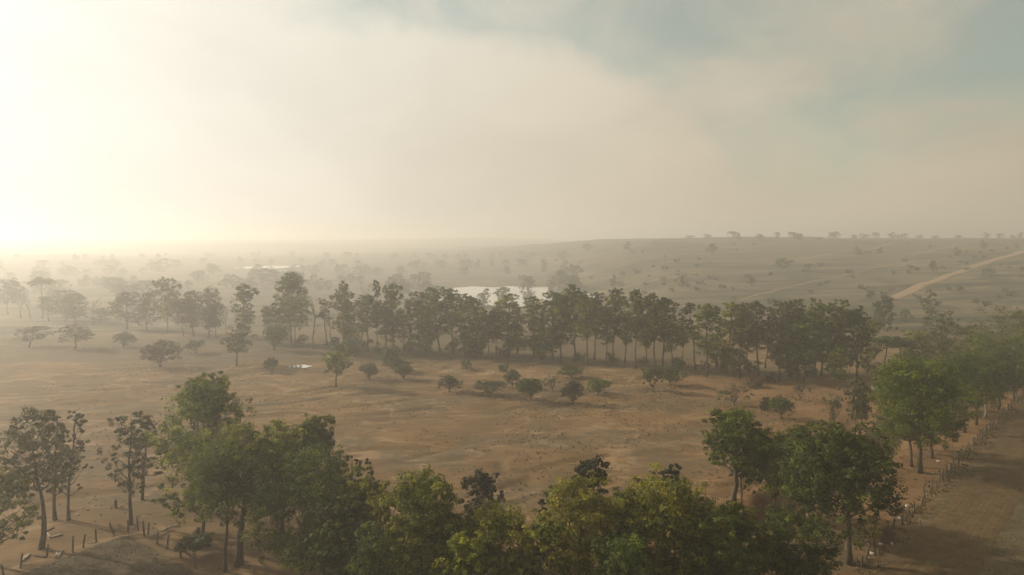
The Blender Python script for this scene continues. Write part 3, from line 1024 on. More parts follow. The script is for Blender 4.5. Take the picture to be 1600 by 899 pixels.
near('tree', 'green tree between the flat topped tree and the umbrella trees of the row', 1440, 582, 512, 70, 'broad', 'green', 160, group=ROADT, cb=0.2, n=7000, leaf=0.28)
near('tree', 'dark tree tucked behind the largest track tree on its field side', 1398, 640, 572, 60, 'broad', 'deep', 161, group=ROADT, cb=0.2, n=6000, leaf=0.26)
near('tree', 'shaded tree behind the gap between the third and the largest track tree', 1488, 640, 545, 84, 'broad', 'deep', 162, group=ROADT, cb=0.25, n=8000, leaf=0.26)
near('tree', 'pale green tree behind the fifth and sixth track trees', 1546, 606, 522, 84, 'broad', 'green', 163, group=ROADT, cb=0.2, n=8000, leaf=0.27)
near('tree', 'dark tree at the picture edge beyond the tall full tree', 1606, 578, 484, 80, 'broad', 'deep', 164, group=ROADT, cb=0.2, n=7000, leaf=0.28)
near('tree', 'low spreading tree in front of the umbrella trees of the row', 1428, 606, 548, 64, 'broad', 'deep', 165, group=ROADT, cb=0.15, n=6000, leaf=0.27)
# --- the long row between field and plain: a few shapes, copied with their own proportions
ROW = 'trees of the long row'
tall_p = [gen_tree('tall', 16, 3.1, 200 + k, cb=(0.12, 0.30, 0.20, 0.40)[k % 4], n=8500, leaf=0.32, trunk_r=0.20, lobes=13 + k % 4) for k in range(8)]
broad_p = [gen_tree('broad', 15, 4.2, 220 + k, cb=0.20, n=9500, leaf=0.34, trunk_r=0.24) for k in range(4)]
slim_p = [gen_tree('tall', 16, 1.9, 230 + k, cb=0.36 + 0.07 * k, n=4200, leaf=0.32, trunk_r=0.15, lobes=8) for k in range(4)]
umb_p = [gen_tree('umbrella', 14, 4.0, 240 + k, cb=0.6, n=5000, leaf=0.34, trunk_r=0.2) for k in range(2)]
bare_p = [gen_tree('bare', 15, 2.4, 250 + k, trunk_r=0.26) for k in range(4)]
PROTO = {'t': (tall_p, 16, 3.1), 'b': (broad_p, 15, 4.2), 's': (slim_p, 16, 1.9), 'u': (umb_p, 14, 4.0), 'x': (bare_p, 15, 2.4),
         'w': ([gen_tree('tall', 15, 5.0, 260 + k, cb=(0.22, 0.34, 0.42)[k % 3], n=9000, leaf=0.34, trunk_r=0.2, lobes=17) for k in range(6)], 15, 5.0),
         'h': ([gen_tree('tall', 16, 4.4, 270 + k, cb=(0.40, 0.48)[k % 2], n=8000, leaf=0.33, trunk_r=0.18, lobes=15) for k in range(3)], 16, 4.4)}


def base_row(px):
    return float(np.interp(px, [-20, 60, 150, 230, 330, 440, 560, 690, 800, 900, 1000, 1100, 1200, 1260, 1340, 1400],
                           [492, 497, 507, 516, 526, 539, 547, 552, 556, 565, 574, 582, 588, 590, 586, 581]))


row = [  # pixel column, top row, width, shape, offset of the foot row
    (15, 438, 44, 't', 0), (34, 452, 20, 'x', 1), (45, 448, 20, 'x', -1), (62, 435, 34, 'u', 0), (78, 468, 36, 't', 1), (98, 456, 62, 'b', 0), (122, 461, 48, 'b', 2),
    (146, 458, 16, 'x', 0), (160, 484, 40, 'b', 1), (195, 458, 46, 'b', 0), (221, 450, 16, 'x', -2), (232, 462, 40, 't', 1), (262, 437, 50, 't', 0), (285, 468, 40, 't', 2),
    (303, 458, 44, 'b', 0), (322, 451, 42, 't', -1), (337, 476, 30, 't', 2), (350, 462, 14, 'x', 0), (384, 444, 40, 't', 2), (369, 448, 10, 'x', 3), (407, 462, 10, 'x', 0), (416, 478, 24, 's', 1),
    (452, 431, 56, 's', 0), (434, 478, 52, 'b', 1), (462, 462, 44, 's', 3), (491, 452, 22, 'x', 1), (508, 466, 24, 's', -6), (517, 442, 16, 'x', 2), (534, 439, 34, 't', 0), (546, 474, 40, 'b', 2),
    (562, 436, 24, 'x', -1), (572, 462, 40, 't', 2), (588, 436, 20, 's', 1), (597, 470, 44, 'b', 0), (612, 443, 40, 't', 1), (629, 484, 28, 't', -2), (641, 462, 20, 'x', 1), (650, 454, 44, 't', 2),
    (668, 474, 34, 't', -2), (690, 445, 60, 'b', 1), (708, 455, 44, 't', -1), (724, 464, 62, 'b', 2), (746, 480, 52, 'b', 4), (764, 494, 34, 't', 0), (778, 484, 34, 's', -1), (796, 460, 46, 't', 1),
    (812, 482, 32, 't', -3), (830, 462, 46, 't', 1), (846, 484, 34, 't', 3), (860, 453, 50, 't', -2), (879, 456, 46, 'b', 1), (898, 448, 54, 't', 0), (915, 460, 40, 't', 3), (930, 459, 40, 't', -3),
    (946, 486, 32, 't', 2), (962, 455, 36, 't', 0), (976, 490, 30, 't', -4), (990, 453, 36, 't', 2), (1008, 494, 30, 't', 0), (1022, 464, 42, 't', 3), (1040, 464, 46, 't', -2), (1056, 500, 30, 't', 2),
    (1072, 502, 26, 's', -4), (1086, 476, 32, 's', 0), (1104, 472, 44, 't', 4), (1120, 498, 26, 's', -6), (1140, 468, 52, 't', 0), (1153, 472, 50, 't', 6), (1168, 492, 28, 's', -8), (1182, 474, 40, 't', 0),
    (1200, 494, 28, 's', -10), (1214, 470, 50, 't', 3), (1231, 466, 46, 't', -6), (1245, 466, 46, 't', 2), (1252, 488, 46, 't', 10), (1268, 474, 42, 't', -4), (1288, 468, 46, 't', 0), (1304, 480, 40, 't', 4),
    (1318, 472, 46, 't', -2), (1336, 478, 44, 'b', 2), (1352, 498, 40, 'b', 0), (1380, 526, 58, 'u', 0), (1405, 530, 60, 'u', 3), (1312, 540, 26, 't', 22),
]
ORD = ['first', 'second', 'third', 'fourth', 'fifth', 'sixth', 'seventh', 'eighth', 'ninth', 'tenth', 'eleventh', 'twelfth', 'thirteenth', 'fourteenth', 'fifteenth', 'sixteenth', 'seventeenth', 'eighteenth', 'nineteenth']
TENS = {2: 'twenty', 3: 'thirty', 4: 'forty', 5: 'fifty', 6: 'sixty', 7: 'seventy', 8: 'eighty', 9: 'ninety'}
TENTH = {2: 'twentieth', 3: 'thirtieth', 4: 'fortieth', 5: 'fiftieth', 6: 'sixtieth', 7: 'seventieth', 8: 'eightieth', 9: 'ninetieth'}


def ordinal(i):
    if i <= 19: return ORD[i - 1]
    return TENTH[i // 10] if i % 10 == 0 else TENS[i // 10] + '-' + ORD[i % 10 - 1]


WORD = {'t': 'tall irregular', 'b': 'broad full', 's': 'slim high-crowned', 'u': 'flat-topped umbrella', 'x': 'leafless grey'}
cnt = {k: 0 for k in WORD}
rng = random.Random(4)
for i, (px, top, wd, k, dyp) in enumerate(sorted(row)):
    px += rng.uniform(-5, 5); dyp += rng.uniform(-3, 3)
    P, h, r, lean = px_tree(px, base_row(px) + dyp, top - 2 + rng.uniform(-3, 3), wd * rng.uniform(0.9, 1.12))
    plist, ph, pr = PROTO[('w' if r / h > 0.25 else 't') if k == 't' else ('h' if k == 's' and r / h > 0.19 else k)]
    cnt[k] += 1
    msh = plist[(i * 3 + cnt[k]) % len(plist)]
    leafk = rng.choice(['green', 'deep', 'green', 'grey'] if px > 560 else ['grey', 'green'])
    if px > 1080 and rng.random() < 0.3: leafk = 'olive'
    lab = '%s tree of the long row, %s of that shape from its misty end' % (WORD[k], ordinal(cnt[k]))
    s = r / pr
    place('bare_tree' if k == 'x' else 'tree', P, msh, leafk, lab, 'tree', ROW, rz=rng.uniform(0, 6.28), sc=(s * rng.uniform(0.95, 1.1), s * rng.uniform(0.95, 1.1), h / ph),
          bark=BARK_PALE if k == 'x' else BARK).rotation_euler = (rng.gauss(0, 0.03), rng.gauss(0, 0.03), rng.uniform(0, 6.28))

under_p = [gen_tree('low', 3.0, 2.6, 350 + k, n=2600, leaf=0.26) for k in range(4)]
for i, (px, hp, wd) in enumerate([(475, 16, 30), (520, 20, 34), (572, 17, 30), (640, 20, 40), (668, 14, 26), (705, 18, 34), (790, 15, 30), (845, 18, 26), (905, 13, 30), (958, 17, 28), (1005, 14, 24),
                                  (1062, 20, 34), (1098, 14, 24), (1128, 18, 34), (1172, 24, 36), (1235, 22, 34), (1272, 16, 30), (1300, 24, 40), (1352, 20, 40)]):
    fr = base_row(px) - 2 + rng.uniform(-4, 3)
    P, h, r, lean = px_tree(px, fr, fr - hp, wd)
    place('shrub', P, under_p[i % 4], rng.choice(['deep', 'grey', 'green']), 'low shrub among the trunks of the long row, %s such shrub from the misty end' % ordinal(i + 1), 'shrub', 'undergrowth of the long row',
          rz=rng.uniform(0, 6.28), sc=(r / 2.6, r / 2.6, h / 3.0))

# --- bushes and small trees on the open field
FB = 'bushes on the open field'
bush_p = [gen_tree('bush', 4.0, 2.6, 300 + k, cb=0.20, n=5200, leaf=0.21, trunk_r=0.13, lobes=7 + 2 * (k % 4)) for k in range(7)]
low_p = [gen_tree('low', 2.2, 2.4, 320 + k, n=2600, leaf=0.22) for k in range(3)]
thin_p = [gen_tree('bush', 4.2, 2.6, 330 + k, cb=0.18, n=1300, leaf=0.2, trunk_r=0.10, lobes=9) for k in range(2)]
small_t = [gen_tree('broad', 7.5, 2.8, 340 + k, cb=0.34, n=4500, leaf=0.26, trunk_r=0.14) for k in range(3)]
BP = {'b': (bush_p, 4.0, 2.6), 'l': (low_p, 2.2, 2.4), 'h': (thin_p, 4.2, 2.6), 'm': (small_t, 7.5, 2.8)}
field = [  # px, foot row, top row, width, shape, leaf, label
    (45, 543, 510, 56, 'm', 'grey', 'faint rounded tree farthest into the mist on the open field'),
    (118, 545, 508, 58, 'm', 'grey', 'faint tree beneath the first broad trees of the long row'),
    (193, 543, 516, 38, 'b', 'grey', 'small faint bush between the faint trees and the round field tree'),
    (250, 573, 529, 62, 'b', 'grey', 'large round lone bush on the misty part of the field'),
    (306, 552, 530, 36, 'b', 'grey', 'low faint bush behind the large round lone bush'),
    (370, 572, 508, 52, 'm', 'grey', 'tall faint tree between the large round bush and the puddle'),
    (428, 548, 505, 42, 'b', 'deep', 'dense dark round bush at the foot of the long row above the puddle'),
    (425, 584, 557, 32, 'b', 'grey', 'round bush standing right beside the bright puddle'),
    (525, 606, 538, 54, 'm', 'green', 'tall shady tree on the field past the puddle'),
    (547, 556, 520, 46, 'l', 'deep', 'dense shrub at the foot of the long row above the tall shady field tree'),
    (577, 594, 566, 32, 'b', 'grey', 'small rounded bush next to the tall shady field tree'),
    (607, 566, 532, 46, 'l', 'deep', 'spreading shrub against the long row where its trunks begin to show'),
    (618, 582, 556, 40, 'b', 'grey', 'hazy bush behind the thin stemmed bush near the row shadow'),
    (631, 594, 568, 34, 'b', 'grey', 'thin stemmed bush in the row shadow'),
    (742, 556, 520, 62, 'l', 'deep', 'large dark thicket at the foot of the long row before the lake'),
    (702, 613, 583, 40, 'b', 'grey', 'neat goblet shaped bush on open ground past the thin stemmed bush'),
    (729, 577, 560, 22, 'l', 'deep', 'tiny dark shrub in the shadow of the long row'),
    (765, 619, 592, 58, 'b', 'grey', 'wide low bush with two outspread arms'),
    (787, 580, 566, 26, 'l', 'deep', 'small low shrub behind the tallest central field bush'),
    (800, 606, 574, 30, 'b', 'grey', 'upright bush just behind the gap between wide bush and full bush'),
    (830, 624, 588, 52, 'b', 'deep', 'full rounded bush in the middle of the field bushes'),
    (863, 612, 584, 30, 'h', 'grey', 'pale thin bush between the full bush and the dark bush'),
    (892, 590, 570, 44, 'b', 'deep', 'broad bush behind the dark upright bush'),
    (896, 632, 590, 42, 'b', 'dark', 'dark upright bush, nearest of the central field bushes'),
    (935, 617, 589, 44, 'b', 'deep', 'bush with flat level crown past the dark upright bush'),
    (1020, 612, 566, 44, 'b', 'grey', 'tall pale bush with leaning stem near the row fence'),
    (1047, 602, 570, 46, 'b', 'deep', 'darker bush touching the tall pale bush'),
    (1147, 633, 598, 62, 'h', 'grey', 'wide open branched bush above the round crowned tree'),
    (1180, 606, 588, 36, 'l', 'brown', 'low reddish brown shrub behind the wide open branched bush'),
    (1203, 598, 582, 30, 'l', 'dark', 'low dark shrub at the foot of the row beside the brown shrub'),
    (1220, 654, 616, 42, 'b', 'deep', 'goblet bush on open ground above the bright green tree'),
    (1197, 640, 617, 28, 'l', 'dark', 'dark leafy shrub touching the goblet bush'),
    (1250, 626, 591, 36, 'h', 'grey', 'thin bush behind the goblet bush'),
    (1303, 664, 610, 48, 'h', 'grey', 'many stemmed bush with bare lower branches before the earth bank'),
    (1336, 684, 590, 38, 'm', 'grey', 'slim feathery tree standing at the earth bank'),
    (1345, 681, 602, 30, 'm', 'grey', 'second slim tree close beside the feathery tree at the bank'),
]
bush_feet = []
for i, (px, fy_, top, wd, k, lk, lab) in enumerate(field):
    P, h, r, lean = px_tree(px, fy_, top, wd)
    bush_feet.append((P.x, P.y, r))
    plist, ph, pr = BP[k]
    s = r / pr
    place('shrub' if k == 'l' else ('tree' if k == 'm' else 'bush'), P, plist[i % len(plist)], lk, lab, {'l': 'shrub', 'm': 'tree'}.get(k, 'bush'), FB, rz=rng.uniform(0, 6.28), sc=(s, s, h / ph))

# --- far trees, small in the picture
far_b = [gen_tree('broad', 8, 4.6, 400 + k, cb=0.05, n=2800, leaf=0.62, trunk_r=0.22, lobes=9) for k in range(4)]
far_l = [gen_tree('low', 4, 4.5, 410 + k, n=1500, leaf=0.6, lobes=9) for k in range(4)]


def far_tree(px, fy_, top, wd, k, lab, group, leafk='deep'):
    P, h, r, lean = px_tree(px, fy_, top, wd)
    plist, ph, pr = (far_b, 8, 4.6) if k == 'b' else (far_l, 4, 4.5)
    s = r / pr
    place('tree' if k == 'b' else 'shrub', P, plist[rng.randrange(len(plist))], leafk, lab, 'tree' if k == 'b' else 'shrub', group, rz=rng.uniform(0, 6.28), sc=(s, s, h / ph))


ridge = [(1135, 9, 20), (1155, 7, 12), (1213, 8, 14), (1232, 9, 20), (1247, 8, 16), (1290, 8, 14), (1308, 9, 18), (1326, 10, 12), (1352, 11, 18), (1362, 8, 14), (1384, 9, 13), (1399, 10, 12), (1409, 8, 9),
         (1438, 7, 14), (1465, 7, 16), (1500, 6, 14), (1532, 8, 10), (1566, 9, 13), (1578, 8, 10), (1592, 11, 11), (1078, 7, 14), (1100, 7, 12), (1180, 7, 12), (1270, 6, 12)]
for px, hp, wp in ridge:
    px += rng.uniform(-9, 9); hp *= rng.uniform(0.55, 1.25); wp *= rng.uniform(0.8, 1.35)
    # the skyline of the hill in this bearing
    best = None
    for yy in np.arange(500, 1100, 10):
        x = (px - 800) / FPX * yy
        a = (hz(x, yy) - CAM_H) / yy
        if best is None or a > best[0]: best = (a, x, yy)
    yy = best[2] + rng.uniform(-70, 10); x = (px - 800) / FPX * yy
    P = Vector((x, yy, hz(x, yy)))
    h = hp / FPX * yy; r = 0.5 * wp / FPX * yy
    place('tree', P, far_b[rng.randrange(4)], 'deep', 'small dark tree on the crest of the far hill', 'tree', 'small trees on the crest of the far hill', rz=rng.uniform(0, 6.28), sc=(r / 4.6, r / 4.6, h / 8))

lone = [(1113, 397, 381, 22, 'dark tree below the crest at the misty end of the hill'), (980, 390, 378, 16, 'tree on the low rise beyond the lake end of the hill'), (918, 392, 381, 16, 'small tree on the misty rise left of the hill'),
        (895, 450, 428, 26, 'dark round tree on the shore behind the long row'), (877, 446, 422, 24, 'tree beside the dark round shore tree'), (958, 448, 430, 14, 'small tree between the shore trees and the lower hill road'),
        (1065, 449, 436, 9, 'tiny upright tree low on the hillside'), (1175, 446, 434, 14, 'small round tree by the faint lower hill road'), (785, 474, 449, 32, 'round tree on the near shore of the lake'),
        (757, 474, 452, 24, 'smaller tree beside the round lake shore tree'), (1382, 518, 466, 42, 'thin tall tree at the foot of the hill behind the umbrella trees'), (1416, 502, 484, 22, 'round dark bush at the foot of the hill below the orange road'),
        (1452, 490, 459, 28, 'dark leafy tree just below the start of the orange road'), (1457, 425, 408, 16, 'small tree between the two hill roads'), (1495, 400, 388, 14, 'tree standing beside the pale crest road'),
        (1537, 389, 377, 13, 'tree above the orange road near the crest'), (1223, 420, 404, 26, 'pale tree beside the thin pale hill road'), (1263, 425, 412, 18, 'bush under the thin pale hill road'),
        (1340, 398, 386, 16, 'tree at the upper end of the thin pale hill road'), (1375, 396, 386, 12, 'small tree between the pale hill roads'), (1545, 432, 420, 22, 'bush beside the orange road halfway up'),
        (1500, 458, 448, 14, 'low bush beneath the orange road'), (410, 448, 420, 66, 'large pale tree mass looming in mist behind the row'), (250, 425, 405, 40, 'pale rounded tree deep in the mist'),
        (180, 452, 434, 60, 'broad pale tree deep in mist above the faint field trees')]
for px, fy_, top, wd, lab in lone:
    far_tree(px, fy_, top, wd, 'b', lab, 'lone far trees')
rr_ = random.Random(11)
for i in range(170):
    px = rr_.uniform(-10, 900); u = rr_.random()
    fy_ = 398 + 62 * u ** 1.3 + (6 if px < 500 else 0)
    fy_ = 0.35 * fy_ + 0.65 * (round(fy_ / 13.0) * 13.0 + 4 * math.sin(px * 0.012))
    hp = 6 + 13 * (fy_ - 392) / 60 * rr_.uniform(0.5, 1.2)
    far_tree(px, fy_, fy_ - hp, hp * rr_.uniform(1.0, 1.8), 'b', 'faint tree on the misty plain beyond the long row', 'faint trees on the misty plain')
for i in range(120):
    while True:
        px = rr_.uniform(860, 1610); u = rr_.random()
        fy_ = 379 + 101 * u ** 1.25
        if vnoise(px / 70.0, fy_ / 12.0, 9) > 0.52 or rr_.random() < 0.12:
            break
    hp = (3 + 6 * u) * rr_.uniform(0.6, 1.3)
    far_tree(px, fy_, fy_ - hp, hp * rr_.uniform(1.1, 2.2), 'l', 'small scrub bush scattered on the far hillside', 'scrub scattered on the far hillside', 'grey')

# ------------------------------------------------------------------ fences


def post_mesh(h, r, seed):
    g = np.random.RandomState(seed)
    mb = MB()
    n = 6
    p = np.stack([np.cumsum(g.normal(size=n) * 0.012), np.cumsum(g.normal(size=n) * 0.012), np.linspace(-0.3, h, n)], -1)
    mb.tube(p, r * (1 + 0.10 * g.normal(size=n)), 7, 0.14, g)
    return mb.mesh('post', smooth=False)


posts_m = [post_mesh(1.45, 0.085, k) for k in range(5)]
slim_m = [post_mesh(1.35, 0.06, 20 + k) for k in range(4)]


def fence(name, label, places, meshes, tilt, seed, wires=(0.45, 0.8, 1.15), group=None, mat=WOOD):
    g = random.Random(seed)
    P0 = places[0]
    root = empty(name, P0)
    tag(root, label, 'fence', group)
    tops = []
    for i, p in enumerate(places):
        o = obj('post', meshes[i % len(meshes)], mat, root)
        o.location = p - P0
        o.rotation_euler = (g.gauss(0, tilt), g.gauss(0, tilt), g.uniform(0, 6.28))
        s = g.uniform(0.8, 1.15)
        o.scale = (1, 1, s)
    for wz in wires:
        mb = MB()
        pts = []
        for a, b in zip(places[:-1], places[1:]):
            for t in (0, 0.5):
                q = a.lerp(b, t) - P0
                pts.append((q.x, q.y, q.z + wz - (0.05 if t else 0)))
        q = places[-1] - P0
        pts.append((q.x, q.y, q.z + wz))
        mb.tube(np.array(pts), 0.006, 4)
        obj('wire', mb.mesh('wire'), M_WIRE, root)
    return root


m_, nt_ = new_mat('fence_wire')
finish(nt_, principled(nt_, (0.12, 0.10, 0.085), 0.6, spec=0.4))
M_WIRE = m_

g4 = random.Random(9)
pl = []
s_ = 1.5
while s_ < 100:
    p = FENCE_A + fdir * s_ + fnor * g4.uniform(-0.25, 0.25)
    pl.append(Vector((p[0], p[1], hz(p[0], p[1]))))
    s_ += g4.uniform(1.5, 2.7)
fence('wire_fence', 'leaning wooden post and wire fence along the dirt track', pl, posts_m, 0.11, 1)
pl = [G(*p) for p in ((5, 899), (32, 888), (73, 870), (114, 863), (130, 856), (151, 847), (178, 835), (200, 831))]
fence('wire_fence', 'old post fence on the plank strewn edge of the dark paddock', pl, posts_m, 0.13, 2, group='paddock fences')
pl = [G(*p) for p in ((216, 829), (225, 838), (232, 839), (246, 850), (261, 858), (282, 872), (305, 889))]
fence('wire_fence', 'old post fence on the clump side of the dark paddock', pl, posts_m, 0.12, 3, group='paddock fences')
pl = []
for px in range(430, 1345, 13):
    q = G(px, base_row(px) + 3 + 1.5 * math.sin(px * 0.013))
    pl.append(q)
fence('wire_fence', 'long wire fence with slim posts in front of the tree row', pl, slim_m, 0.05, 4)

# ------------------------------------------------------------------ timber, stump, posts, mound, stones, slab


def plank(label, a, b, wdt, th, mat, lift=0.04):
    A, B = G(*a), G(*b)
    d = B - A
    L = d.length
    n = 5
    g = np.random.RandomState(int(a[0] * 13 + a[1]))
    x = np.linspace(-L / 2, L / 2, n)
    v = []
    for k in range(n):
        wob = g.normal() * 0.01
        for (yy, zz) in ((-wdt / 2, 0), (wdt / 2, 0), (wdt / 2 - 0.01, th), (-wdt / 2 + 0.01, th)):
            v.append((x[k], yy + wob, zz + 0.01 * g.normal()))
    q = []
    for k in range(n - 1):
        for j in range(4):
            j2 = (j + 1) % 4
            q.append((k * 4 + j, k * 4 + j2, k * 4 + 4 + j2, k * 4 + 4 + j))
    q += [(3, 2, 1, 0), ((n - 1) * 4, (n - 1) * 4 + 1, (n - 1) * 4 + 2, (n - 1) * 4 + 3)]
    o = obj('plank', make_mesh('plank', v, q), mat, loc=(A + B) / 2 + Vector((0, 0, lift)))
    o.rotation_euler = d.to_track_quat('X', 'Z').to_euler()
    return tag(o, label, 'plank', 'fallen planks around the paddock')


plank('grey plank lying behind the trunk of the tall leaning tree', (67, 834), (84, 825), 0.22, 0.08, WOOD)
plank('pale plank forming the short arm of an angle past the leaning tree', (74, 834), (80, 841), 0.22, 0.09, WOOD_PALE)
plank('pale plank forming the long arm of an angle past the leaning tree', (80, 841), (97, 836), 0.22, 0.09, WOOD_PALE)
plank('pale plank by the fence at the foot of the tall leaning tree, lower of two', (35, 878), (41, 870), 0.26, 0.09, WOOD_PALE)
plank('pale plank by the fence at the foot of the tall leaning tree, upper of two', (40, 874), (46, 867), 0.26, 0.09, WOOD_PALE)
plank('long dark plank along the foot of the paddock fence', (52, 869), (72, 872), 0.20, 0.1, WOOD)
plank('grey plank slanting to the paddock fence beside a pale one', (88, 871), (91, 860), 0.24, 0.09, WOOD_PALE)
plank('pale slanting plank nearest the dark paddock', (91, 872), (97, 861), 0.24, 0.09, WOOD_PALE)
plank('long weathered plank lying across the clump side paddock fence', (235, 843), (267, 827), 0.24, 0.1, WOOD_PALE, 0.25)
plank('short grey plank on the ground behind the clump side paddock fence', (262, 823), (279, 824), 0.24, 0.08, WOOD)
plank('thin pale plank at the foot of the roadside fence end', (1345, 848), (1357, 845), 0.2, 0.06, WOOD_PALE)


def lump(h, r, seed, jag=0.25):
    g = np.random.RandomState(seed)
    n, k = 8, 10
    v = []
    for i in range(n):
        f = i / (n - 1)
        for j in range(k):
            th = j / k * 2 * math.pi
            rr = r * (1 - f) ** 0.7 * (1 + jag * g.normal() * 0.5) + 0.02
            v.append((math.cos(th) * rr, math.sin(th) * rr, -0.15 + (h + 0.15) * f))
    q = [(i * k + j, i * k + (j + 1) % k, (i + 1) * k + (j + 1) % k, (i + 1) * k + j) for i in range(n - 1) for j in range(k)]
    return make_mesh('lump', v, q, smooth=True)


tag(obj('termite_mound', lump(1.6, 0.75, 5), M_MOUND, loc=G(1386, 846)), 'dark conical termite mound against the roadside fence', 'termite mound')
tag(obj('tree_stump', post_mesh(0.95, 0.16, 77), BARK, loc=G(181, 794)), 'short dark stump standing alone behind the paddock apex', 'stump')
for (a, b), lab in (((1437, 822), 'short pale marker post standing on the dirt track opposite the termite mound'), ((1484, 735), 'short pale marker post between the track and the largest track tree'),
                    ((1573, 645), 'short pale marker post farthest along the track')):
    tag(obj('marker_post', post_mesh(0.75, 0.11, a), WOOD_PALE, loc=G(a, b)), lab, 'post', 'pale marker posts')


def stone_mesh(seed):
    g = np.random.RandomState(seed)
    v = g.normal(size=(26, 3)); v /= np.linalg.norm(v, axis=1)[:, None]
    import bmesh
    bm = bmesh.new()
    for p in v * np.array([1, 0.75, 0.5]) * g.uniform(0.85, 1.1, (26, 1)):
        bm.verts.new(p)
    bmesh.ops.convex_hull(bm, input=list(bm.verts))
    m = bpy.data.meshes.new('stone')
    bm.to_mesh(m); bm.free()
    return m


stones = [stone_mesh(k) for k in range(4)]
for i, (px, py, s, lab) in enumerate([
        (1375, 852, 0.30, 'pale stone directly below the termite mound'), (1392, 850, 0.34, 'flat pale stone on the track side of the termite mound'), (1362, 866, 0.28, 'pale stone at the foot of the fence end'),
        (1357, 873, 0.22, 'small pale stone lowest at the fence end'), (1404, 811, 0.30, 'rounded pale stone at a fence post above the termite mound'), (1418, 792, 0.32, 'pale stone by the leaning posts halfway to the largest track tree'),
        (121, 805, 0.2, 'small pale stone behind the pair of thin trees'), (1466, 722, 0.3, 'pale stone in the dry grass beneath the largest track tree'), (1458, 741, 0.26, 'pale stone between the largest track tree and the track')]):
    p = G(px, py)
    o = obj('stone', stones[i % 4], M_STONE, loc=p + Vector((0, 0, s * 0.3)))
    o.scale = (s, s, s); o.rotation_euler = (0, 0, i * 1.3)
    tag(o, lab, 'stone', 'pale stones by the fences')

# the pale slab on bare ground before the row
A_, B_, C_, D_ = G(1360, 604.5), G(1371, 604.5), G(1376, 610.5), G(1363, 610.5)
ctr = (A_ + B_ + C_ + D_) / 4
v = []
for zz, sc_ in ((-0.15, 1.0), (0.32, 1.0), (0.36, 0.97)):
    for p in (A_, B_, C_, D_):
        v.append(((p.x - ctr.x) * sc_, (p.y - ctr.y) * sc_, zz))
q = [(3, 2, 1, 0)] + [(l * 4 + j, l * 4 + (j + 1) % 4, l * 4 + 4 + (j + 1) % 4, l * 4 + 4 + j) for l in (0, 1) for j in range(4)] + [(8, 9, 10, 11)]
tag(obj('concrete_slab', make_mesh('concrete_slab', v, q), M_STONE, loc=ctr), 'pale flat slab lying on reddish ground before the long row', 'slab')

# ------------------------------------------------------------------ tufts and clods


def tufts(name, label, P, hgt, wid, blades, mat, seed):
    g = np.random.RandomState(seed)
    n = len(P)
    b = np.repeat(P, blades, 0)
    m = len(b)
    th = g.uniform(0, 6.28, m)
    d = np.stack([np.cos(th), np.sin(th), np.zeros(m)], -1)
    hh = np.repeat(hgt * g.uniform(0.5, 1.4, n), blades) * g.uniform(0.6, 1.1, m)
    ww = np.repeat(wid * g.uniform(0.5, 1.4, n), blades)
    base = b + d * (ww * g.uniform(0, 0.5, m))[:, None]
    sd_ = np.stack([-d[:, 1], d[:, 0], np.zeros(m)], -1) * (ww * 0.28)[:, None]
    tip = base + d * (ww * g.uniform(0.3, 1.0, m))[:, None] + np.array([0, 0, 1]) * hh[:, None]
    v = np.stack([base - sd_ - [0, 0, 0.03], base + sd_ - [0, 0, 0.03], tip], 1).reshape(-1, 3)
    t = np.arange(len(v)).reshape(-1, 3)
    tint = np.clip(np.repeat(g.rand(n), blades) + g.normal(size=m) * 0.15, 0, 1)
    me = make_mesh(name, v, None, t, attrs={'tint': ('FACE', tint)})
    return tag(obj(name, me, mat), label, 'grass', kind='stuff')


M_TUFT = tuft_mat('dry_tuft', (0.060, 0.046, 0.022), (0.125, 0.088, 0.042))
M_GRASS = tuft_mat('dry_grass', (0.065, 0.055, 0.024), (0.19, 0.15, 0.075))
gs = np.random.RandomState(21)


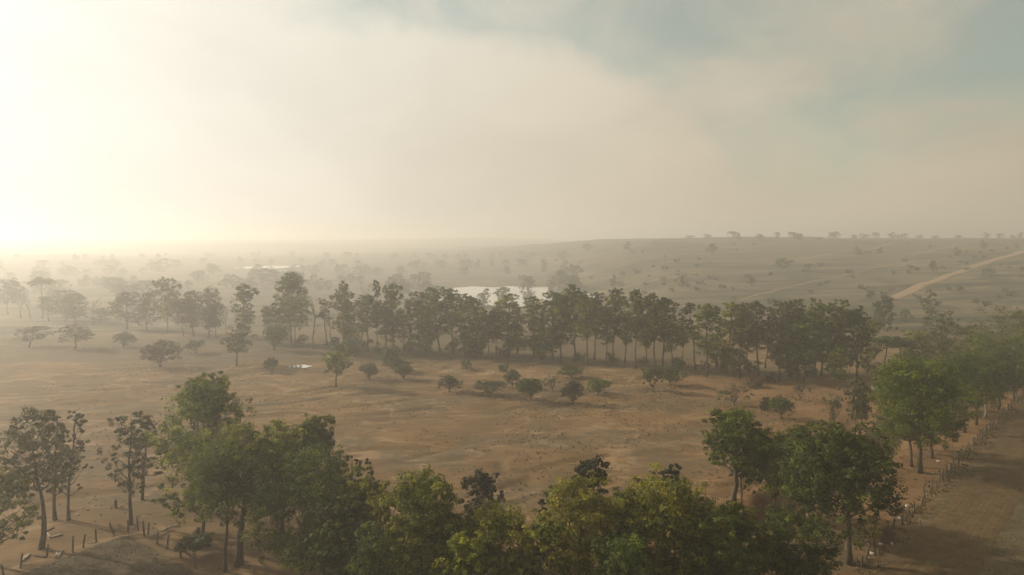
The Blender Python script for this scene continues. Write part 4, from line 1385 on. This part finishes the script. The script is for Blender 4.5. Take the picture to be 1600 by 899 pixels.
def on_ground(x, y):
    return np.stack([x, y, height(x, y)], -1)


x = gs.uniform(-95, 62, 26000); y = gs.uniform(58, 172, 26000)
keep = (fbm(x / 9.0, y / 6.0, 3, 131) + 0.25 * (gs.rand(len(x)) - 0.5) > 0.50) & (road_s(x, y) < -1) & (pad_s(x, y) < -0.3) & (np.hypot(x - PUDDLE[0], y - PUDDLE[1]) > 4.5)
keep &= gs.rand(len(x)) < (0.35 + 0.65 * sstep(x, -20, 10))
bx_ = np.concatenate([gs.normal(a, r_ * 0.75, 60) for a, b, r_ in bush_feet]); by_ = np.concatenate([gs.normal(b, r_ * 0.75, 60) for a, b, r_ in bush_feet])
x = np.concatenate([x[keep], bx_]); y = np.concatenate([y[keep], by_]); keep = np.ones(len(x), bool)
tufts('grass_tufts', 'small dry tufts dotted over the tan field', on_ground(x[keep], y[keep]), 0.14, 0.26, 5, M_TUFT, 1)
s1 = gs.uniform(-25, 115, 40000); o1 = gs.uniform(0.5, 60, 40000)
p = FENCE_A[None] + fdir[None] * s1[:, None] + fnor[None] * o1[:, None]
x, y = p[:, 0], p[:, 1]
keep = ((o1 < 1.9) | (o1 > 7.0) | (gs.rand(len(o1)) < 0.3)) & (fbm(x / 6.0, y / 4.0, 3, 171) + 0.3 * (gs.rand(len(x)) - 0.5) > 0.44)
tufts('grass_tufts', 'short olive brown grass beyond the dirt track', on_ground(x[keep], y[keep]), 0.10, 0.20, 5, M_GRASS, 2)
x = gs.uniform(-58, -12, 9000); y = gs.uniform(48, 76, 9000)
keep = pad_s(x, y) > 0.1
tufts('grass_tufts', 'short dark grass covering the triangular paddock', on_ground(x[keep], y[keep]), 0.07, 0.22, 5, M_TUFT, 3)
s1 = gs.uniform(0, 100, 800); o1 = gs.normal(0, 0.6, 800)
p = FENCE_A[None] + fdir[None] * s1[:, None] + fnor[None] * o1[:, None]
tufts('dry_grass', 'long dry grass and weeds growing along the roadside fence', on_ground(p[:, 0], p[:, 1]), 0.38, 0.28, 5, M_GRASS, 4)
